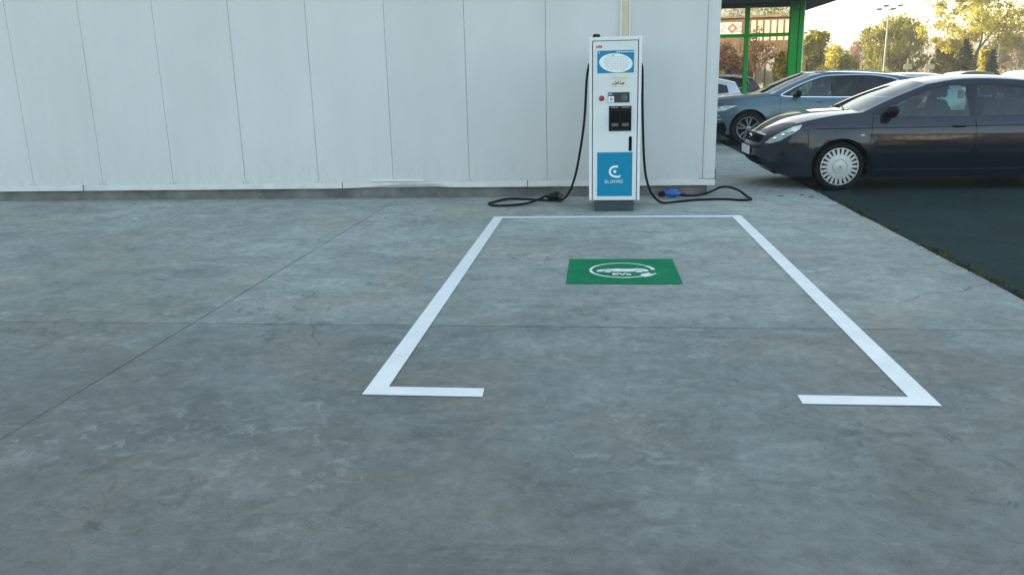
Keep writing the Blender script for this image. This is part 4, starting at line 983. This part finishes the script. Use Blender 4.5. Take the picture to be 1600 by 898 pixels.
def spruce(loc, H, wd, label, seed):
    rnd = random.Random(seed); root = empty('spruce_tree', loc); tag(root, label, 'spruce', 'dark spruces')
    g = MB(); g.tube([(0, 0, 0), (0, 0, H*.5), (0, 0, H*.98)], [.1, .06, .012], 6); g.build('trunk', M_bark, root)
    g = MB(); z = .25
    while z < H:
        rr = wd/2*(1-z/H)**.8+.05
        for k in range(int(8+rr*9)):
            a = rnd.uniform(0, 6.28); L = rr*rnd.uniform(.65, 1.12)
            for s in range(7):
                u = (s+.5)/7; c = Vector((math.cos(a)*L*u, math.sin(a)*L*u, z-.28*L*u*u+rnd.gauss(0, .03)))
                for _ in range(2):
                    d = Vector((math.cos(a+rnd.gauss(0, .6)), math.sin(a+rnd.gauss(0, .6)), rnd.gauss(-.25, .25)))*.17; e = Vector((rnd.gauss(0, .04), rnd.gauss(0, .04), .035))
                    g.add([c-d*.5-e*.5, c+d*.5-e*.3, c+d*.6+e*.3, c-d*.5+e], [(0, 1, 2, 3)])
        z += .17
    g.build('crown', Lf_pine, root, recalc=False)
spruce((X70(1513)*56/70, 56, 0), ht(62, 1513, 56), 2.5, 'dark spruce below the golden tree, the wider one on the left', 1)
spruce((X70(1561)*56/70, 56.5, 0), ht(79, 1561, 56), 1.7, 'dark spruce below the golden tree, the smaller one on the right', 2)

# woodland and hills
g = MB(); rnd = random.Random(21)
for i in range(150):
    x = rnd.uniform(8, 90); yb = rnd.uniform(88, 112); hgt = 2.6+2.4*noise.noise(Vector((x*.1, 0, 4)))+rnd.uniform(0, 1.4)
    leafcloud(g, [((x, yb, hgt*.55), hgt*.55)], 130, .26, rnd)
for i in range(260):
    x = rnd.uniform(8, 90); yb = rnd.uniform(84, 100); h_ = rnd.uniform(2, 5.2); g.tube([(x, yb, 0), (x+rnd.gauss(0, .2), yb, h_)], [.05, .015], 4, False)
tag(g.build('woodland', leaf_mat('leaf_wood', (.13, .10, .04), (.27, .20, .07), (.42, .32, .10), .15), recalc=False), 'hazy autumn woodland beyond the car park', 'woodland', kind='stuff')
g = MB(); rnd = random.Random(23)  # unseen tree belt, added so paintwork and glass reflect a darker horizon
for i in range(170):
    x = rnd.uniform(-75, 75); yb = rnd.uniform(-66, -52); hgt = 3.2+1.5*noise.noise(Vector((x*.06, 0, 9)))+rnd.uniform(0, 1.4)
    leafcloud(g, [((x, yb, hgt*.5), hgt*.6)], 110, .6, rnd)
tag(g.build('woodland', MATS['leaf_wood'], recalc=False), 'dense tree belt added behind the photographer to darken what paintwork and glass mirror', 'woodland', kind='stuff')
g = MB(); nx_ = 120; ny_ = 14; vs = []
for j in range(ny_+1):
    for i in range(nx_+1):
        x = -150+i*7; y_ = 240+j*22; t = j/ny_; base = 22*math.sin(min(1, t*1.3)*math.pi/2)
        z = base*(.75+.35*noise.noise(Vector((x*.008, y_*.004, 0)))+.10*noise.noise(Vector((x*.05, y_*.02, 3)))); vs.append((x, y_, z if j else -.5))
g.add(vs, [(j*(nx_+1)+i, j*(nx_+1)+i+1, (j+1)*(nx_+1)+i+1, (j+1)*(nx_+1)+i) for j in range(ny_) for i in range(nx_)])
tag(g.build('hills', mat('hill_brown', (.13, .12, .07), .95, var=.45, vscale=.12, bump=1, bscale=.6), smooth=80), kind='structure')

# trees behind the camera, mirrored in the glass
for i, (x, y_, H, wd, lf) in enumerate([(10.5, -22, 4.4, 5.5, Lf_red), (19.5, -22, 5.0, 6, Lf_yel), (12.5, -38, 12, 10, Lf_red), (21, -39, 12, 10, Lf_gry), (6, -40, 12, 9, Lf_gry), (25.5, -23, 8, 6, Lf_grey), (16.9, -20, 3.6, 3.4, Lf_gry), (13.8, -19, 5.6, 3.2, Lf_red), (18.2, -19.5, 5.8, 3, Lf_grey)]):
    tree('broadleaf_tree', (x, y_, 0), H, wd, lf, ['low red brown tree left of the sign, mirrored in the shop glass', 'low yellow tree in front of the timber building, mirrored in glass', 'tall red brown tree over the timber building roof', 'tall yellow green tree behind the timber building', 'tall yellow green tree across the car park behind the photographer', 'grey brown tree at the end of the timber building', 'small yellow green tree before the pale doors of the timber building', 'thin red brown tree standing between the sign and the doors of the timber building', 'thin grey brown tree right of the pale doors of the timber building'][i], seed=40+i, dens=50 if i < 7 else 14, leaf=.2)

# ------------------------------------------------------------------ lamp posts and signs
M_pole = mat('pole_galvanised', (.48, .44, .34), .5)
def lamp(loc, H, label, heads=4):
    r = empty('street_lamp', loc); tag(r, label, 'lamp post')
    g = MB(); g.tube([(0, 0, 0), (0, 0, H)], [.062, .04], 10); g.build('pole', M_pole, r, smooth=60)
    g = MB(); g.tube([(-.5, 0, H), (.5, 0, H+.05)], .022, 6); g.build('crossarm', M_pole, r)
    for k in range(heads):
        x = -.56+1.12*k/(heads-1); g = MB(); g.rbox(x-.15, x+.15, -.12, .12, H+.04+(.12 if k % 2 else -.05), H+.16+(.12 if k % 2 else -.05), .05, 3, 'y'); g.build('lamp_head', mat('lamp_grey', (.2, .2, .2), .5), r)
lamp((X70(1388)*50/70, 50, 0), ht(16, 1392, 50), 'tall floodlight mast with four heads in front of the round tree')
def thinpole(px_, ty, Yd, label, cat='lamp post'):
    r = empty('street_lamp', (X70(px_)*Yd/70, Yd, 0)); tag(r, label, cat, )
    H = ht(ty, px_, Yd); g = MB(); g.tube([(0, 0, 0), (0, 0, H)], [.06, .035], 8); g.build('pole', M_pole, r, smooth=60)
    g = MB(); g.rbox(-.16, .16, -.08, .08, H+.001, H+.1, .03, 2, 'y'); g.build('lamp_head', MATS['lamp_grey'], r)
thinpole(1297, 56, 90, 'thin lamp post above the yellow shrub'); thinpole(1563, 68, 58, 'thin lamp post beside the smaller spruce'); thinpole(1594, 92, 60, 'thin post at the right edge of the photo'); thinpole(1335, 92, 66, 'short thin post below the reddish tree')
def sign(px_, Yd, label, w_=.42):
    H = ht(104, px_, Yd); r = empty('wooden_sign', (X70(px_)*Yd/70, Yd, 0)); tag(r, label, 'sign')
    g = MB(); g.box(-.04, .04, -.02, .02, 0, H+.42); g.build('post', mat('sign_wood', (.45, .36, .2), .8), r); g = MB(); g.box(-w_/2, w_/2, -.05, -.021, H-.15, H+.12); g.build('board', mat('sign_board', (.62, .50, .30), .7), r)
sign(1425, 46, 'wooden board sign on a post before the round green tree'); sign(1459, 48, 'wooden board sign between the two biggest trees', .5)

# ------------------------------------------------------------------ small litter
def pebble(loc, r, m, label, nm='pebble', seed=0):
    rnd = random.Random(seed); g = MB(); g.ell((0, 0, r[2]*.8), r, 7, 5)
    g.v = [(x*(1+rnd.uniform(-.2, .2)), y*(1+rnd.uniform(-.2, .2)), z) for x, y, z in g.v]
    o = g.build(nm, m, smooth=50); o.location = loc; tag(o, label, 'litter' if nm != 'pebble' else 'pebble'); return o
M_peb = mat('pebble_white', (.75, .76, .74), .7); M_leafd = mat('dry_leaf_brown', (.03, .028, .022), .8)
pebble((.47, 2.135, CZ), (.006, .010, .003), M_peb, 'tiny white chip on the concrete near the bottom edge of the photo')
pebble((-5.35, 8.85, CZ), (.05, .02, .003), M_peb, 'small flat white scrap on the concrete left of the bay', 'paper_scrap', 1)
pebble((-4.6, 9.0, CZ), (.02, .012, .003), M_peb, 'tiny white scrap right of the bigger flat scrap', 'paper_scrap', 2)
for i, (x, y_, s) in enumerate([(1.66, 2.52, .016), (1.735, 2.50, .010)]):
    pebble((x, y_, CZ), (s, s*.5, .003), M_leafd, ['dark leaf fragment at the right edge of the photo, the longer one', 'dark leaf fragment at the right edge of the photo, the shorter one'][i], 'dry_leaf', i+5)
for i, (x, y_, s) in enumerate([(2.28, 10.3, .05), (2.55, 10.35, .035), (2.62, 10.18, .04)]):
    pebble((x, y_, CZ), (s, s*.6, .004), M_leafd, ['dark dead leaf on the concrete before the car wheel, farthest left', 'dark dead leaf nearest the navy car wheel', 'dark dead leaf closest to the asphalt edge by the car'][i], 'dry_leaf', i+9)

# ------------------------------------------------------------------ the hazy air
hz = bpy.data.materials.new('haze_air'); hz.use_nodes = True; n = hz.node_tree; n.nodes.clear()
o_ = n.nodes.new('ShaderNodeOutputMaterial'); v_ = n.nodes.new('ShaderNodeVolumePrincipled'); v_.inputs['Color'].default_value = (.95, .95, .93, 1); v_.inputs['Density'].default_value = .0012; v_.inputs['Anisotropy'].default_value = .35
n.links.new(v_.outputs[0], o_.inputs['Volume'])
g = MB(); g.box(-950, 950, -950, 950, -1.2, 34); tag(g.build('haze', hz), kind='stuff', label='thin bright evening haze over the car park', cat='haze')

for o in list(bpy.data.objects):
    if o.parent is None and o.get('category') == 'car': o['group'] = 'parked cars'
    if o.parent is None and o.name.startswith('street_lamp'): o['group'] = 'lamp posts of the car park'
    if o.parent is None and o.name.startswith('wooden_sign'): o['group'] = 'wooden board signs'
    if o.parent is None and o.name.startswith('dry_leaf'): o['group'] = 'dead leaves on the concrete'
    if o.parent is None and o.name.startswith('shrub'): o['group'] = 'autumn shrubs'
